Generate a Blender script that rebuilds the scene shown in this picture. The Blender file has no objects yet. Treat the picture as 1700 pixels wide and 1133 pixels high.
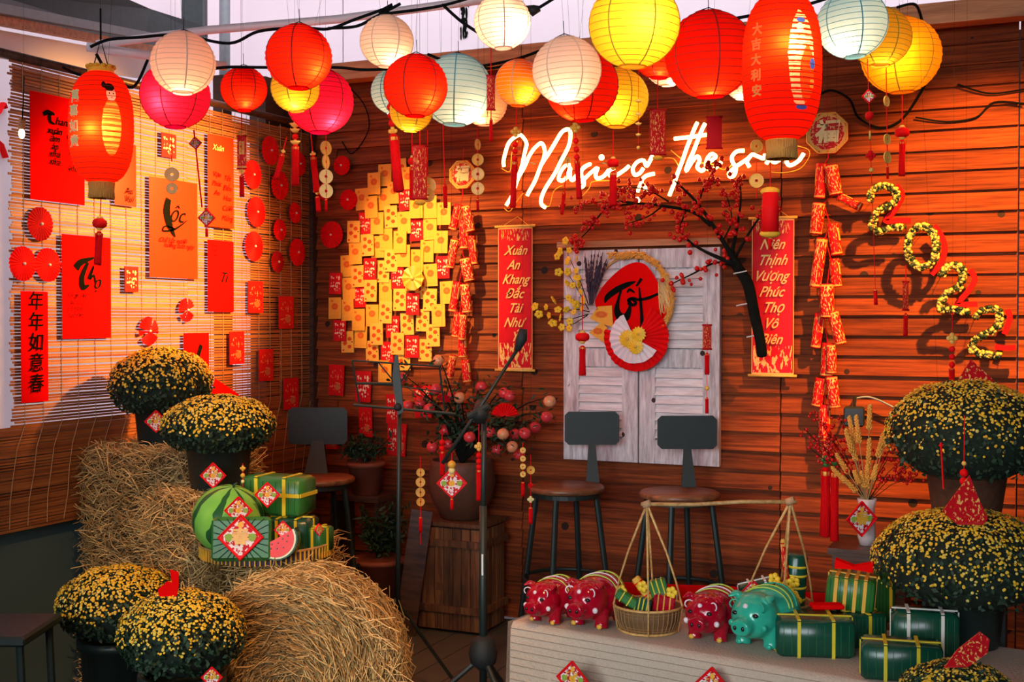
import bpy, math, random
import numpy as np
from mathutils import Vector, Matrix, Euler
random.seed(7); RNG = np.random.default_rng(7)
PI = math.pi
COL = bpy.context.scene.collection

def srgb(r, g, b):
    f = lambda c: (c/255/12.92) if c/255 <= .04045 else ((c/255+.055)/1.055)**2.4
    return (f(r), f(g), f(b))

# ------------------------------------------------------------------ camera
F = 2001.0; YAW = math.radians(24.0); PITCH = math.atan((566.5-530)/F)
CAM = Vector((3.64, -5.5, 1.5))
cam = bpy.data.cameras.new('camera'); cam.sensor_width = 36; cam.lens = 36*F/1700; cam.clip_end = 100
camo = bpy.data.objects.new('camera', cam); COL.objects.link(camo)
camo.location = CAM; camo.rotation_euler = (PI/2-PITCH, 0, YAW)
bpy.context.scene.camera = camo
CR = Euler((PI/2-PITCH, 0, YAW)).to_matrix()
def ray(px, py): return CR @ Vector(((px-850)/F, (566.5-py)/F, -1))
def D(px, py, t): return CAM + ray(px, py)*t
def W(px, py, y=-.03):
    d = ray(px, py); return CAM + d*((y-CAM.y)/d.y)
def L(px, py, x=.02):
    d = ray(px, py); return CAM + d*((x-CAM.x)/d.x)
def ZP(px, py, z):
    d = ray(px, py); return CAM + d*((z-CAM.z)/d.z)

# ------------------------------------------------------------------ world, lights, exposure
sc = bpy.context.scene
sc.view_settings.view_transform = 'Standard'; sc.view_settings.look = 'None'
sc.view_settings.gamma = 1; sc.view_settings.exposure = 0.0
sc.cycles.max_bounces = 6; sc.cycles.diffuse_bounces = 3; sc.cycles.transmission_bounces = 4
sc.cycles.sample_clamp_indirect = 4
wd = bpy.data.worlds.new('sky'); sc.world = wd; wd.use_nodes = True
bg = wd.node_tree.nodes['Background']; bg.inputs[0].default_value = (.90, .79, .90, 1); bg.inputs[1].default_value = 2.25
def aim(o, tgt): o.rotation_euler = (Vector(tgt)-o.location).to_track_quat('-Z', 'Y').to_euler()
def spot(name, loc, tgt, power, color, size, blend=.6, radius=.03):
    l = bpy.data.lights.new(name, 'SPOT'); l.energy = power; l.color = color; l.spot_size = math.radians(size)
    l.spot_blend = blend; l.shadow_soft_size = radius
    o = bpy.data.objects.new(name, l); COL.objects.link(o); o.location = loc; aim(o, tgt); return o
def area(name, loc, tgt, power, color, sx, sy):
    l = bpy.data.lights.new(name, 'AREA'); l.energy = power; l.color = color; l.shape = 'RECTANGLE'; l.size = sx; l.size_y = sy
    o = bpy.data.objects.new(name, l); COL.objects.link(o); o.location = loc; aim(o, tgt); return o
LP = D(962, 148, 5.15)
spot('blind_spotlight', tuple(LP), tuple(L(275, 400)), 1350, (1, .42, .08), 52, 1.0, .04)
spot('envelope_spotlight', (.75, -1.7, 2.75), tuple(W(722, 450)), 420, (1, .60, .22), 34, .9)
spot('year_spotlight', (3.95, -1.6, 2.95), tuple(W(1610, 440)), 800, (1, .36, .05), 46, .7)
spot('front_spotlight', (2.6, -3.6, 3.1), (1.15, -1.9, .5), 260, (1, .50, .18), 42, .9, .06)
spot('vase_fill', (2.1, -3.9, 3.0), tuple(D(1520, 790, 4.2)), 85, (1, .50, .18), 24, .9, .06)  # added warm fill to brighten the wheat vase and the high mum
o_ = area('rear_fill', (4.2, -8.0, 2.3), (2.3, 0, 1.65), 30, (.86, .90, 1.0), 3.0, 1.8); o_.data.spread = math.radians(60)  # added cool fill from behind the camera; no doorway is there
o_ = area('table_fill', (1.6, -7.0, 1.7), (2.3, -1.8, .5), 9, (.84, .98, 1.0), 1.6, 1.2); o_.data.spread = math.radians(50)  # fill light added to brighten the table and pigs, not a window
area('teal_fill', (.5, -7.5, 2.2), (2.2, 0, 1.2), 11, (.60, 1.0, .90), 2.0, 1.5)  # added green-tinted fill that turns the dark areas teal

# ------------------------------------------------------------------ materials
MATS = {}
def newmat(name):
    m = bpy.data.materials.new(name); m.use_nodes = True; MATS[name] = m
    nt = m.node_tree; return m, nt, nt.nodes['Principled BSDF']
def N(nt, typ, **kw):
    n = nt.nodes.new(typ)
    for k, v in kw.items(): setattr(n, k, v)
    return n
def math_(nt, op, a, b=None, c=None):
    n = N(nt, 'ShaderNodeMath', operation=op)
    for i, x in enumerate((a, b, c)):
        if x is None: continue
        if isinstance(x, (int, float)): n.inputs[i].default_value = x
        else: nt.links.new(x, n.inputs[i])
    return n.outputs[0]
def mixc(nt, fac, a, b):
    n = N(nt, 'ShaderNodeMix', data_type='RGBA')
    for s, x in ((n.inputs[0], fac), (n.inputs[6], a), (n.inputs[7], b)):
        if isinstance(x, (int, float)): s.default_value = x
        elif isinstance(x, tuple): s.default_value = (*x[:3], 1)
        else: nt.links.new(x, s)
    return n.outputs[2]
def mat(name, col, rough=.6, var=.25, scale=30, metal=0, bump=0, spec=None, sheen=0):
    """plain coloured surface with a little noise in it"""
    if name in MATS: return MATS[name]
    m, nt, p = newmat(name)
    tc = N(nt, 'ShaderNodeTexCoord'); no = N(nt, 'ShaderNodeTexNoise'); no.inputs['Scale'].default_value = scale
    nt.links.new(tc.outputs['Object'], no.inputs['Vector'])
    dark = tuple(c*(1-var) for c in col)
    nt.links.new(mixc(nt, no.outputs[0], dark, tuple(min(1, c*(1+var*.6)) for c in col)), p.inputs['Base Color'])
    p.inputs['Roughness'].default_value = rough; p.inputs['Metallic'].default_value = metal
    if spec is not None: p.inputs['Specular IOR Level'].default_value = spec
    if bump:
        b = N(nt, 'ShaderNodeBump'); b.inputs['Strength'].default_value = bump; b.inputs['Distance'].default_value = .01
        nt.links.new(no.outputs[0], b.inputs['Height']); nt.links.new(b.outputs[0], p.inputs['Normal'])
    return m
def wood(name, c1, c2, stretch=(1, 12, 12), scale=3, rough=.55, rand=.35, bump=.3, dots=0):
    m, nt, p = newmat(name)
    tc = N(nt, 'ShaderNodeTexCoord'); oi = N(nt, 'ShaderNodeObjectInfo')
    add = N(nt, 'ShaderNodeVectorMath', operation='ADD'); nt.links.new(tc.outputs['Object'], add.inputs[0])
    cb = N(nt, 'ShaderNodeCombineXYZ'); r10 = math_(nt, 'MULTIPLY', oi.outputs['Random'], 37.0)
    for i in range(3): nt.links.new(r10, cb.inputs[i])
    nt.links.new(cb.outputs[0], add.inputs[1])
    mp = N(nt, 'ShaderNodeMapping'); mp.inputs['Scale'].default_value = stretch; nt.links.new(add.outputs[0], mp.inputs[0])
    no = N(nt, 'ShaderNodeTexNoise'); no.inputs['Scale'].default_value = scale; no.inputs['Detail'].default_value = 6; no.inputs['Roughness'].default_value = .65
    nt.links.new(mp.outputs[0], no.inputs['Vector'])
    rp = N(nt, 'ShaderNodeValToRGB'); rp.color_ramp.elements[0].position = .35; rp.color_ramp.elements[1].position = .68
    rp.color_ramp.elements[0].color = (*c1, 1); rp.color_ramp.elements[1].color = (*c2, 1)
    nt.links.new(no.outputs[0], rp.inputs[0])
    k = math_(nt, 'MULTIPLY_ADD', oi.outputs['Random'], rand*2, 1-rand)
    mu = N(nt, 'ShaderNodeVectorMath', operation='SCALE'); nt.links.new(rp.outputs[0], mu.inputs[0]); nt.links.new(k, mu.inputs['Scale'])
    out = mu.outputs[0]
    if dots:
        vo = N(nt, 'ShaderNodeTexVoronoi'); vo.inputs['Scale'].default_value = dots; nt.links.new(add.outputs[0], vo.inputs['Vector'])
        f = math_(nt, 'LESS_THAN', vo.outputs['Distance'], .11)
        out = mixc(nt, f, out, (.03, .015, .01))
    nt.links.new(out, p.inputs['Base Color']); p.inputs['Roughness'].default_value = rough
    b = N(nt, 'ShaderNodeBump'); b.inputs['Strength'].default_value = bump; b.inputs['Distance'].default_value = .004
    nt.links.new(no.outputs[0], b.inputs['Height']); nt.links.new(b.outputs[0], p.inputs['Normal'])
    return m
def glow(name, col, s):
    m, nt, p = newmat(name); nt.nodes.remove(p)
    e = N(nt, 'ShaderNodeEmission'); e.inputs[0].default_value = (*col, 1); e.inputs[1].default_value = s
    nt.links.new(e.outputs[0], nt.nodes['Material Output'].inputs[0]); return m
def paper(name, col, tr=.55, rough=.8, tcol=None):
    """thin paper that lets light through"""
    m, nt, p = newmat(name); out = nt.nodes['Material Output']; nt.nodes.remove(p)
    tc = N(nt, 'ShaderNodeTexCoord'); no = N(nt, 'ShaderNodeTexNoise'); no.inputs['Scale'].default_value = 40
    nt.links.new(tc.outputs['Object'], no.inputs['Vector'])
    c = mixc(nt, no.outputs[0], tuple(x*.88 for x in col), tuple(min(1, x*1.08) for x in col))
    d = N(nt, 'ShaderNodeBsdfDiffuse'); t = N(nt, 'ShaderNodeBsdfTranslucent'); nt.links.new(c, d.inputs[0])
    t.inputs[0].default_value = (*(tcol or col), 1)
    mx = N(nt, 'ShaderNodeMixShader'); mx.inputs[0].default_value = tr
    nt.links.new(d.outputs[0], mx.inputs[1]); nt.links.new(t.outputs[0], mx.inputs[2]); nt.links.new(mx.outputs[0], out.inputs[0])
    return m
def printed(name, base, discs=(), blot=None, bands=(), rough=.5, border=None, diamond=None, asp=1.0):
    """flat print on the front of a thin sheet; Generated x and z run 0..1 over it"""
    m, nt, p = newmat(name)
    tc = N(nt, 'ShaderNodeTexCoord'); sp = N(nt, 'ShaderNodeSeparateXYZ'); nt.links.new(tc.outputs['Generated'], sp.inputs[0])
    u, v = sp.outputs[0], sp.outputs[2]
    no = N(nt, 'ShaderNodeTexNoise'); no.inputs['Scale'].default_value = 14; nt.links.new(tc.outputs['Generated'], no.inputs['Vector'])
    c = mixc(nt, no.outputs[0], tuple(x*.8 for x in base), tuple(min(1, x*1.1) for x in base))
    if blot:
        for (thr, scl, col, v0, v1, u0, u1) in blot:
            n2 = N(nt, 'ShaderNodeTexNoise'); n2.inputs['Scale'].default_value = scl; n2.inputs['Detail'].default_value = 3
            nt.links.new(tc.outputs['Generated'], n2.inputs['Vector'])
            f = math_(nt, 'GREATER_THAN', n2.outputs[0], thr)
            f = math_(nt, 'MULTIPLY', f, math_(nt, 'MULTIPLY', math_(nt, 'GREATER_THAN', v, v0), math_(nt, 'LESS_THAN', v, v1)))
            f = math_(nt, 'MULTIPLY', f, math_(nt, 'MULTIPLY', math_(nt, 'GREATER_THAN', u, u0), math_(nt, 'LESS_THAN', u, u1)))
            c = mixc(nt, f, c, col)
    for (cu, cv, r0, r1, col) in discs:
        du = math_(nt, 'MULTIPLY', math_(nt, 'SUBTRACT', u, cu), 1.0); dv = math_(nt, 'MULTIPLY', math_(nt, 'SUBTRACT', v, cv), asp)
        d = math_(nt, 'SQRT', math_(nt, 'ADD', math_(nt, 'MULTIPLY', du, du), math_(nt, 'MULTIPLY', dv, dv)))
        d = math_(nt, 'ADD', d, math_(nt, 'MULTIPLY', math_(nt, 'SUBTRACT', no.outputs[0], .5), .09))
        f = math_(nt, 'MULTIPLY', math_(nt, 'LESS_THAN', d, r1), math_(nt, 'GREATER_THAN', d, r0))
        c = mixc(nt, f, c, col)
    for (v0, v1, col) in bands:
        f = math_(nt, 'MULTIPLY', math_(nt, 'GREATER_THAN', v, v0), math_(nt, 'LESS_THAN', v, v1)); c = mixc(nt, f, c, col)
    if border:
        w, col = border
        e = math_(nt, 'MINIMUM', math_(nt, 'MINIMUM', u, math_(nt, 'SUBTRACT', 1, u)), math_(nt, 'MINIMUM', v, math_(nt, 'SUBTRACT', 1, v)))
        c = mixc(nt, math_(nt, 'LESS_THAN', e, w), c, col)
    if diamond:   # rings of |u|+|v|
        s = math_(nt, 'ADD', math_(nt, 'ABSOLUTE', math_(nt, 'SUBTRACT', u, .5)), math_(nt, 'ABSOLUTE', math_(nt, 'SUBTRACT', v, .5)))
        for (a, b, col) in diamond:
            f = math_(nt, 'MULTIPLY', math_(nt, 'GREATER_THAN', s, a), math_(nt, 'LESS_THAN', s, b)); c = mixc(nt, f, c, col)
    nt.links.new(c, p.inputs['Base Color']); p.inputs['Roughness'].default_value = rough; p.inputs['Specular IOR Level'].default_value = .15
    return m

RED = (.80, .004, .006); DRED = (.42, .004, .008); GOLD = (.85, .42, .06); YEL = (.88, .55, .03)
wood('plank_wood', (.10, .018, .005), (.34, .068, .013), (1.3, 34, 34), 2.4, rough=.75, rand=.33, dots=5.5)
MATS['plank_wood'].node_tree.nodes['Principled BSDF'].inputs['Specular IOR Level'].default_value = .2
wood('crate_wood', (.07, .03, .015), (.28, .13, .05), (14, 14, 1.2), 3)
wood('dark_wood', (.035, .018, .012), (.12, .05, .03), (2, 14, 14), 3, rough=.4)
wood('seat_wood', (.10, .035, .015), (.30, .12, .05), (2, 14, 14), 3, rough=.35)
wood('shutter_paint', (.42, .36, .38), (.88, .80, .82), (18, 18, 2.5), 3.0, rough=.8, rand=.06, dots=9)
wood('slat_paint', (.62, .52, .53), (.92, .83, .84), (2.5, 24, 24), 3, rough=.7, rand=.08)
wood('bamboo_slat', (.30, .08, .025), (.66, .23, .06), (14, 1, 40), 2.5, rough=.5)
wood('rattan', (.45, .22, .06), (.75, .45, .16), (12, 12, 12), 5, rough=.5)
wood('trim_wood', (.28, .10, .03), (.55, .24, .09), (1, 14, 14), 3)
mat('red', RED, .65, .12, spec=.12); mat('red_tassel', (.70, .003, .006), .8, .35, 200, spec=.1); mat('dark_red', DRED, .7, .2, spec=.12)
mat('gold', (.90, .50, .09), .4, .25, 60); mat('gold_print', (.90, .55, .14), .5, .2, 50)
mat('pale_gold', (.88, .74, .32), .45, .15, 60)
mat('black_ink', (.006, .008, .007), .9, .3, spec=0); mat('red_ink', (.20, .006, .006), .9, .2, spec=0)
mat('black_metal', (.009, .020, .018), .5, .3, 20); mat('black_rubber', (.008, .012, .012), .7, .2)
mat('cable', (.008, .010, .011), .9, .2, spec=.05); mat('grey_wall', (.075, .125, .125), .85, .25, 3)
mat('white_panel', (.84, .78, .80), .7, .04, 2); mat('white_pole', (.85, .72, .74), .4, .08)
mat('floor_board', (.085, .082, .066), .55, .35, 5, bump=.1); mat('blocker_dark', (.05, .04, .035), .9, .1)
mat('leaf', (.014, .048, .014), .6, .5, 25); mat('mum_leaf', (.014, .045, .018), .65, .5, 25)
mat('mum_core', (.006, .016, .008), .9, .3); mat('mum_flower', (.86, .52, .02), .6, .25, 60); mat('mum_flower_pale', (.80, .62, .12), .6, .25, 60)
mat('terracotta', (.28, .07, .035), .7, .25, 12, bump=.2); mat('dark_pot', (.010, .022, .020), .4, .3)
mat('clay_jar', (.13, .055, .030), .6, .35, 40, bump=.3)
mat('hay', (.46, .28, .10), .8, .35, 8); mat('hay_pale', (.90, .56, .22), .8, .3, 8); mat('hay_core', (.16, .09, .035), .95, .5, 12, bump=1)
mat('branch', (.008, .010, .008), .9, .4, spec=.1); mat('berry', (.62, .006, .006), .25, .2); mat('blossom', (.92, .56, .02), .5, .2)
mat('lavender', (.055, .03, .055), .8, .4); mat('grain', (.95, .40, .06), .7, .3, 60)
mat('cake_leaf', (.030, .170, .030), .35, .55, 14); mat('cake_dark', (.006, .070, .040), .25, .35, 14); mat('strap_yellow', (.78, .60, .03), .35, .2)
mat('strap_orange', (.80, .42, .04), .35, .2); mat('strap_white', (.80, .76, .68), .5, .1)
mat('pig_red', (.40, .003, .017), .12, .15); mat('pig_teal', (.03, .42, .28), .15, .12); mat('pig_white', (.85, .70, .74), .3, .1)
mat('pig_black', (.01, .01, .01), .2, .1); mat('pig_green', (.45, .60, .08), .3, .1)
mat('burlap_line', (.30, .21, .15), .95, .2); mat('burlap', (.56, .44, .34), .95, .2, 120, bump=.4); mat('bulb_cap', (.02, .02, .02), .4, .1)
mat('wire_dark', (.10, .05, .03), .6, .1); mat('melon_flesh', (.82, .02, .02), .4, .15); mat('melon_rind', (.75, .80, .55), .5, .1)
mat('white_fan', (.85, .74, .78), .7, .08); mat('fringe_gold', (.90, .42, .02), .7, .3, 90)
mat('fruit_red', (.80, .05, .06), .3, .6, 12); mat('fruit_orange', (.92, .34, .16), .3, .4, 14)
mat('vase_white', (.75, .62, .60), .35, .1); mat('screen_black', (.008, .012, .012), .25, .1); mat('grey_metal', (.22, .26, .27), .45, .2, metal=.3)
mat('string_tan', (.50, .28, .14), .8, .2); mat('skin_print', (.85, .50, .36), .6, .05); mat('roof_sheet', (.04, .06, .06), .6, .3); mat('pink', (.80, .05, .16), .6, .3)
mat('label_white', (.7, .7, .68), .6, .1); mat('blue_print', (.03, .10, .5), .5, .2)
glow('bulb_glow', (1, .72, .36), 14); glow('neon_white', (1, .40, .11), 20.0); glow('floor_bulb', (1, .8, .6), 6)
O1 = (.62, .07, .01); O2 = (.75, .17, .02)
printed('envelope_mandarin', (.90, .40, .045), [(.5, .58, 0, .27, O2), (.5, .58, .10, .21, (.70, .12, .02)), (.28, .84, 0, .10, O2)], [(.60, 26, (.62, .2, .03), .08, .18, .05, .95)], asp=1.7)
printed('envelope_four_rounds', (.90, .45, .07), [(.33, .78, 0, .15, O1), (.68, .64, 0, .16, O1), (.30, .44, 0, .16, O1), (.66, .28, 0, .15, O1), (.16, .12, 0, .07, (.6, .02, .02)), (.86, .5, 0, .05, (.05, .05, .02))], asp=1.7)
printed('envelope_red', (.66, .008, .012), (), [(.56, 7, (.88, .62, .40), .15, .85, .12, .88)], border=(.03, (.5, .01, .01)))
printed('envelope_plain_red', (.70, .008, .010), [(.6, .28, 0, .20, (.60, .14, .05))], [(.60, 9, (.80, .30, .12), .1, .9, .1, .9)], asp=2)
printed('scroll_cloth', (.62, .006, .014), (), [(.54, 16, (.85, .50, .14), .02, .19, .04, .96), (.58, 22, (.85, .5, .14), .90, .985, .1, .9)], border=(.018, (.85, .45, .14)))
printed('cracker_paper', (.62, .006, .010), (), [(.57, 10, (.85, .56, .16), .02, .98, 0, 1)], bands=[(.92, .97, (.7, .38, .08)), (.03, .07, (.7, .38, .08))])
printed('cracker_gold', (.62, .006, .010), (), [(.60, 8, (.75, .42, .10), .02, .98, 0, 1), (.30, 1, (.80, .50, .12), .44, .84, .22, .80), (.54, 17, (.6, .02, .01), .50, .80, .30, .72)], bands=[(.03, .08, (.7, .38, .08))])
printed('patch_cloth', (.55, .006, .015), [(.5, .5, .0, .10, (.85, .42, .04)), (.5, .78, 0, .07, (.85, .42, .06)), (.24, .5, 0, .09, (.25, .42, .06)), (.76, .5, 0, .09, (.25, .42, .06))],
        [(.50, 9, (.80, .72, .74), .1, .9, .1, .9)], diamond=[(.43, .60, (.72, .01, .02))])
printed('small_banner_cloth', (.55, .005, .012), (), [(.58, 12, (.82, .42, .12), .03, .97, .05, .95)], bands=[(.95, 1.1, (.5, .02, .02)), (-.1, .05, (.5, .02, .02))])
printed('plaque_red', (.58, .006, .012), [(.5, .5, .40, .47, (.85, .50, .14))], [(.56, 16, (.80, .38, .12), .05, .95, .05, .95)])
printed('melon_skin', (.16, .55, .05), (), None)
def melon_material():
    m = MATS['melon_skin']; nt = m.node_tree; p = nt.nodes['Principled BSDF']
    tc = N(nt, 'ShaderNodeTexCoord'); sp = N(nt, 'ShaderNodeSeparateXYZ'); nt.links.new(tc.outputs['Object'], sp.inputs[0])
    a = math_(nt, 'ARCTAN2', sp.outputs[1], sp.outputs[0])
    no = N(nt, 'ShaderNodeTexNoise'); no.inputs['Scale'].default_value = 9; nt.links.new(tc.outputs['Object'], no.inputs['Vector'])
    a2 = math_(nt, 'ADD', math_(nt, 'MULTIPLY', a, 7), math_(nt, 'MULTIPLY', no.outputs[0], 5))
    s = math_(nt, 'GREATER_THAN', math_(nt, 'SINE', a2), .60)
    c = mixc(nt, no.outputs[0], (.05, .35, .04), (.36, .70, .12)); c = mixc(nt, s, c, (.02, .10, .03))
    nt.links.new(c, p.inputs['Base Color']); p.inputs['Roughness'].default_value = .3
melon_material()

# ------------------------------------------------------------------ mesh helpers
def frame(d):
    d = d.normalized(); up = Vector((0, 0, 1)) if abs(d.z) < .95 else Vector((1, 0, 0))
    a = d.cross(up).normalized(); return a, a.cross(d).normalized()
class MB:
    def __init__(s): s.v = []; s.f = []
    def add(s, V, Fc, M=None):
        n = len(s.v)
        for p in V:
            p = Vector(p); s.v.append(tuple(M @ p) if M is not None else tuple(p))
        s.f += [tuple(i+n for i in f) for f in Fc]; return s
    def box(s, c, d, M=None, R=None):
        hx, hy, hz = d[0]/2, d[1]/2, d[2]/2; V = []
        for x, y, z in ((-1, -1, -1), (1, -1, -1), (1, 1, -1), (-1, 1, -1), (-1, -1, 1), (1, -1, 1), (1, 1, 1), (-1, 1, 1)):
            p = Vector((x*hx, y*hy, z*hz))
            if R is not None: p = R @ p
            V.append(p+Vector(c))
        return s.add(V, [(0, 3, 2, 1), (4, 5, 6, 7), (0, 1, 5, 4), (1, 2, 6, 5), (2, 3, 7, 6), (3, 0, 4, 7)], M)
    def rbox(s, c, d, r, M=None):   # box with softened edges
        hx, hy, hz = d[0]/2, d[1]/2, d[2]/2; rings = []
        for z, k in ((-hz, r), (-hz+r, 0), (hz-r, 0), (hz, r)):
            X, Y = hx-k, hy-k; q = r*.6
            rings.append([(X-q, -Y), (X, -Y+q), (X, Y-q), (X-q, Y), (-X+q, Y), (-X, Y-q), (-X, -Y+q), (-X+q, -Y)])
            rings[-1] = [(x+c[0], y+c[1], z+c[2]) for x, y in rings[-1]]
        V = [p for rr in rings for p in rr]; Fc = [tuple(range(7, -1, -1)), tuple(range(24, 32))]
        for k in range(3):
            for i in range(8): Fc.append((k*8+i, k*8+(i+1) % 8, k*8+8+(i+1) % 8, k*8+8+i))
        return s.add(V, Fc, M)
    def tube(s, pts, r, n=6, caps=True, flat=None):
        pts = [Vector(p) for p in pts]; m = len(pts); rs = r if isinstance(r, (list, tuple)) else [r]*m
        V = []; Fc = []; pa = None
        for i, p in enumerate(pts):
            d = pts[min(i+1, m-1)]-pts[max(i-1, 0)]
            if d.length < 1e-9: d = Vector((0, 0, 1))
            d.normalize()
            if pa is None: a, b = frame(d)
            else:
                a = (pa-d*pa.dot(d));
                if a.length < 1e-6: a, b = frame(d)
                a.normalize(); b = a.cross(d)
            pa = a
            for k in range(n):
                t = 2*PI*k/n; V.append(p+(a*math.cos(t)+b*math.sin(t)*(flat or 1))*rs[i])
        for i in range(m-1):
            for k in range(n): Fc.append((i*n+k, i*n+(k+1) % n, (i+1)*n+(k+1) % n, (i+1)*n+k))
        if caps: Fc.append(tuple(range(n-1, -1, -1))); Fc.append(tuple((m-1)*n+k for k in range(n)))
        return s.add(V, Fc)
    def lathe(s, prof, n=24, c=(0, 0, 0), M=None, sx=1, sy=1):
        V = []; Fc = []
        for r, z in prof:
            for k in range(n):
                t = 2*PI*k/n; V.append((c[0]+r*math.cos(t)*sx, c[1]+r*math.sin(t)*sy, c[2]+z))
        for i in range(len(prof)-1):
            for k in range(n): Fc.append((i*n+k, i*n+(k+1) % n, (i+1)*n+(k+1) % n, (i+1)*n+k))
        if prof[0][0] > 1e-4: Fc.append(tuple(range(n-1, -1, -1)))
        if prof[-1][0] > 1e-4: Fc.append(tuple((len(prof)-1)*n+k for k in range(n)))
        return s.add(V, Fc, M)
    def openlathe(s, prof, n=24, c=(0, 0, 0)):
        k0 = len(s.f); s.lathe(prof, n, c)
        s.f = s.f[:k0]+[f for f in s.f[k0:] if len(f) == 4]; return s
    def ball(s, c, r, nu=12, nv=8, M=None):
        if isinstance(r, (int, float)): r = (r, r, r)
        V = [(c[0], c[1], c[2]-r[2])]; Fc = []
        for i in range(1, nv):
            ph = PI*i/nv
            for k in range(nu):
                t = 2*PI*k/nu; V.append((c[0]+r[0]*math.sin(ph)*math.cos(t), c[1]+r[1]*math.sin(ph)*math.sin(t), c[2]-r[2]*math.cos(ph)))
        V.append((c[0], c[1], c[2]+r[2])); e = len(V)-1
        for k in range(nu):
            Fc.append((0, 1+(k+1) % nu, 1+k)); Fc.append((e, 1+(nv-2)*nu+k, 1+(nv-2)*nu+(k+1) % nu))
        for i in range(nv-2):
            for k in range(nu): Fc.append((1+i*nu+k, 1+i*nu+(k+1) % nu, 1+(i+1)*nu+(k+1) % nu, 1+(i+1)*nu+k))
        return s.add(V, Fc, M)
    def prism(s, poly, y0, y1, M=None):     # polygon in x,z extruded along y
        n = len(poly); V = [(x, y0, z) for x, z in poly]+[(x, y1, z) for x, z in poly]
        Fc = [tuple(range(n)), tuple(range(2*n-1, n-1, -1))]+[(i, i+n, (i+1) % n+n, (i+1) % n) for i in range(n)]
        return s.add(V, Fc, M)
    def strip(s, pts, ws, y0, y1):           # brush stroke in x,z of varying width
        m = len(pts); Lf = []; Rt = []
        for i, (x, z) in enumerate(pts):
            a = pts[max(i-1, 0)]; b = pts[min(i+1, m-1)]; dx, dz = b[0]-a[0], b[1]-a[1]; l = math.hypot(dx, dz) or 1
            nx, nz = -dz/l*ws[i]/2, dx/l*ws[i]/2; Lf.append((x+nx, z+nz)); Rt.append((x-nx, z-nz))
        V = []
        for i in range(m): V += [(Lf[i][0], y0, Lf[i][1]), (Rt[i][0], y0, Rt[i][1]), (Rt[i][0], y1, Rt[i][1]), (Lf[i][0], y1, Lf[i][1])]
        Fc = []
        for i in range(m-1):
            for k in range(4): Fc.append((i*4+k, i*4+(k+1) % 4, (i+1)*4+(k+1) % 4, (i+1)*4+k))
        Fc += [(3, 2, 1, 0), (4*m-4, 4*m-3, 4*m-2, 4*m-1)]
        return s.add(V, Fc)
def mkmesh(name, V, Fc, m, smooth=False):
    me = bpy.data.meshes.new(name); me.from_pydata([tuple(v) for v in V], [], Fc)
    if smooth: me.polygons.foreach_set('use_smooth', [True]*len(me.polygons))
    me.materials.append(MATS[m] if isinstance(m, str) else m); me.update(); return me
def link(name, me, parent=None, loc=None, rot=None, kind=None):
    o = bpy.data.objects.new(name, me); COL.objects.link(o)
    if loc is not None: o.location = loc
    if rot is not None: o.rotation_euler = rot
    if parent is not None: o.parent = parent
    if kind: o['kind'] = kind
    return o
def obj(name, mb, m, parent=None, smooth=False, loc=None, rot=None, kind=None, label=None):
    o = link(name, mkmesh(name, mb.v, mb.f, m, smooth), parent, loc, rot, kind)
    if label: o['label'] = label
    return o
def tag(o, label, cat, group=None):
    o['label'] = label; o['category'] = cat
    if group: o['group'] = group
    return o
def thing(name, label, cat, loc=(0, 0, 0), rz=0, group=None):
    o = link(name, None, None, loc, (0, 0, rz)); return tag(o, label, cat, group)
def struct(name, mb, m, parent=None, smooth=False):
    return obj(name, mb, m, parent, smooth, kind='structure')
def scatter(V, Fc, mats):
    """copies of one small template joined into arrays (for stuff)"""
    V = np.array(V, float); n = len(V); k = len(mats); A = np.array(mats)
    P = np.einsum('kij,nj->kni', A[:, :3, :3], V)+A[:, None, :3, 3]
    fl = []; 
    Fa = np.array(Fc); FF = (Fa[None]+(np.arange(k)*n)[:, None, None]).reshape(-1, Fa.shape[1])
    return P.reshape(-1, 3), FF
def np_obj(name, P, FF, m, parent=None, smooth=False, kind='stuff', loc=None):
    me = bpy.data.meshes.new(name); nv, nf, w = len(P), len(FF), FF.shape[1]
    me.vertices.add(nv); me.vertices.foreach_set('co', P.astype(np.float32).ravel())
    me.loops.add(nf*w); me.loops.foreach_set('vertex_index', FF.astype(np.int32).ravel())
    me.polygons.add(nf); me.polygons.foreach_set('loop_start', np.arange(0, nf*w, w, dtype=np.int32))
    if smooth: me.polygons.foreach_set('use_smooth', np.ones(nf, bool))
    me.update(calc_edges=True); me.validate(); me.materials.append(MATS[m])
    return link(name, me, parent, loc, None, kind)
def rmat(loc, d, roll=0, s=(1, 1, 1)):
    """4x4 whose local z runs along d"""
    d = Vector(d).normalized(); a, b = frame(d); c, si = math.cos(roll), math.sin(roll)
    x = a*c+b*si; y = d.cross(x)
    return [[x.x*s[0], y.x*s[1], d.x*s[2], loc[0]], [x.y*s[0], y.y*s[1], d.y*s[2], loc[1]], [x.z*s[0], y.z*s[1], d.z*s[2], loc[2]], [0, 0, 0, 1]]
def catmull(P, k=5):
    P = [np.array(p, float) for p in P]; out = []; n = len(P)
    for i in range(n-1):
        p0, p1, p2, p3 = P[max(i-1, 0)], P[i], P[i+1], P[min(i+2, n-1)]
        for j in range(k):
            t = j/k; out.append(.5*((2*p1)+(-p0+p2)*t+(2*p0-5*p1+4*p2-p3)*t*t+(-p0+3*p1-3*p2+p3)*t**3))
    out.append(P[-1]); return out
_tc = bpy.data.curves.new('writing', 'FONT')
_to = bpy.data.objects.new('writing', _tc); COL.objects.link(_to)
TEXTS = {}
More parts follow.
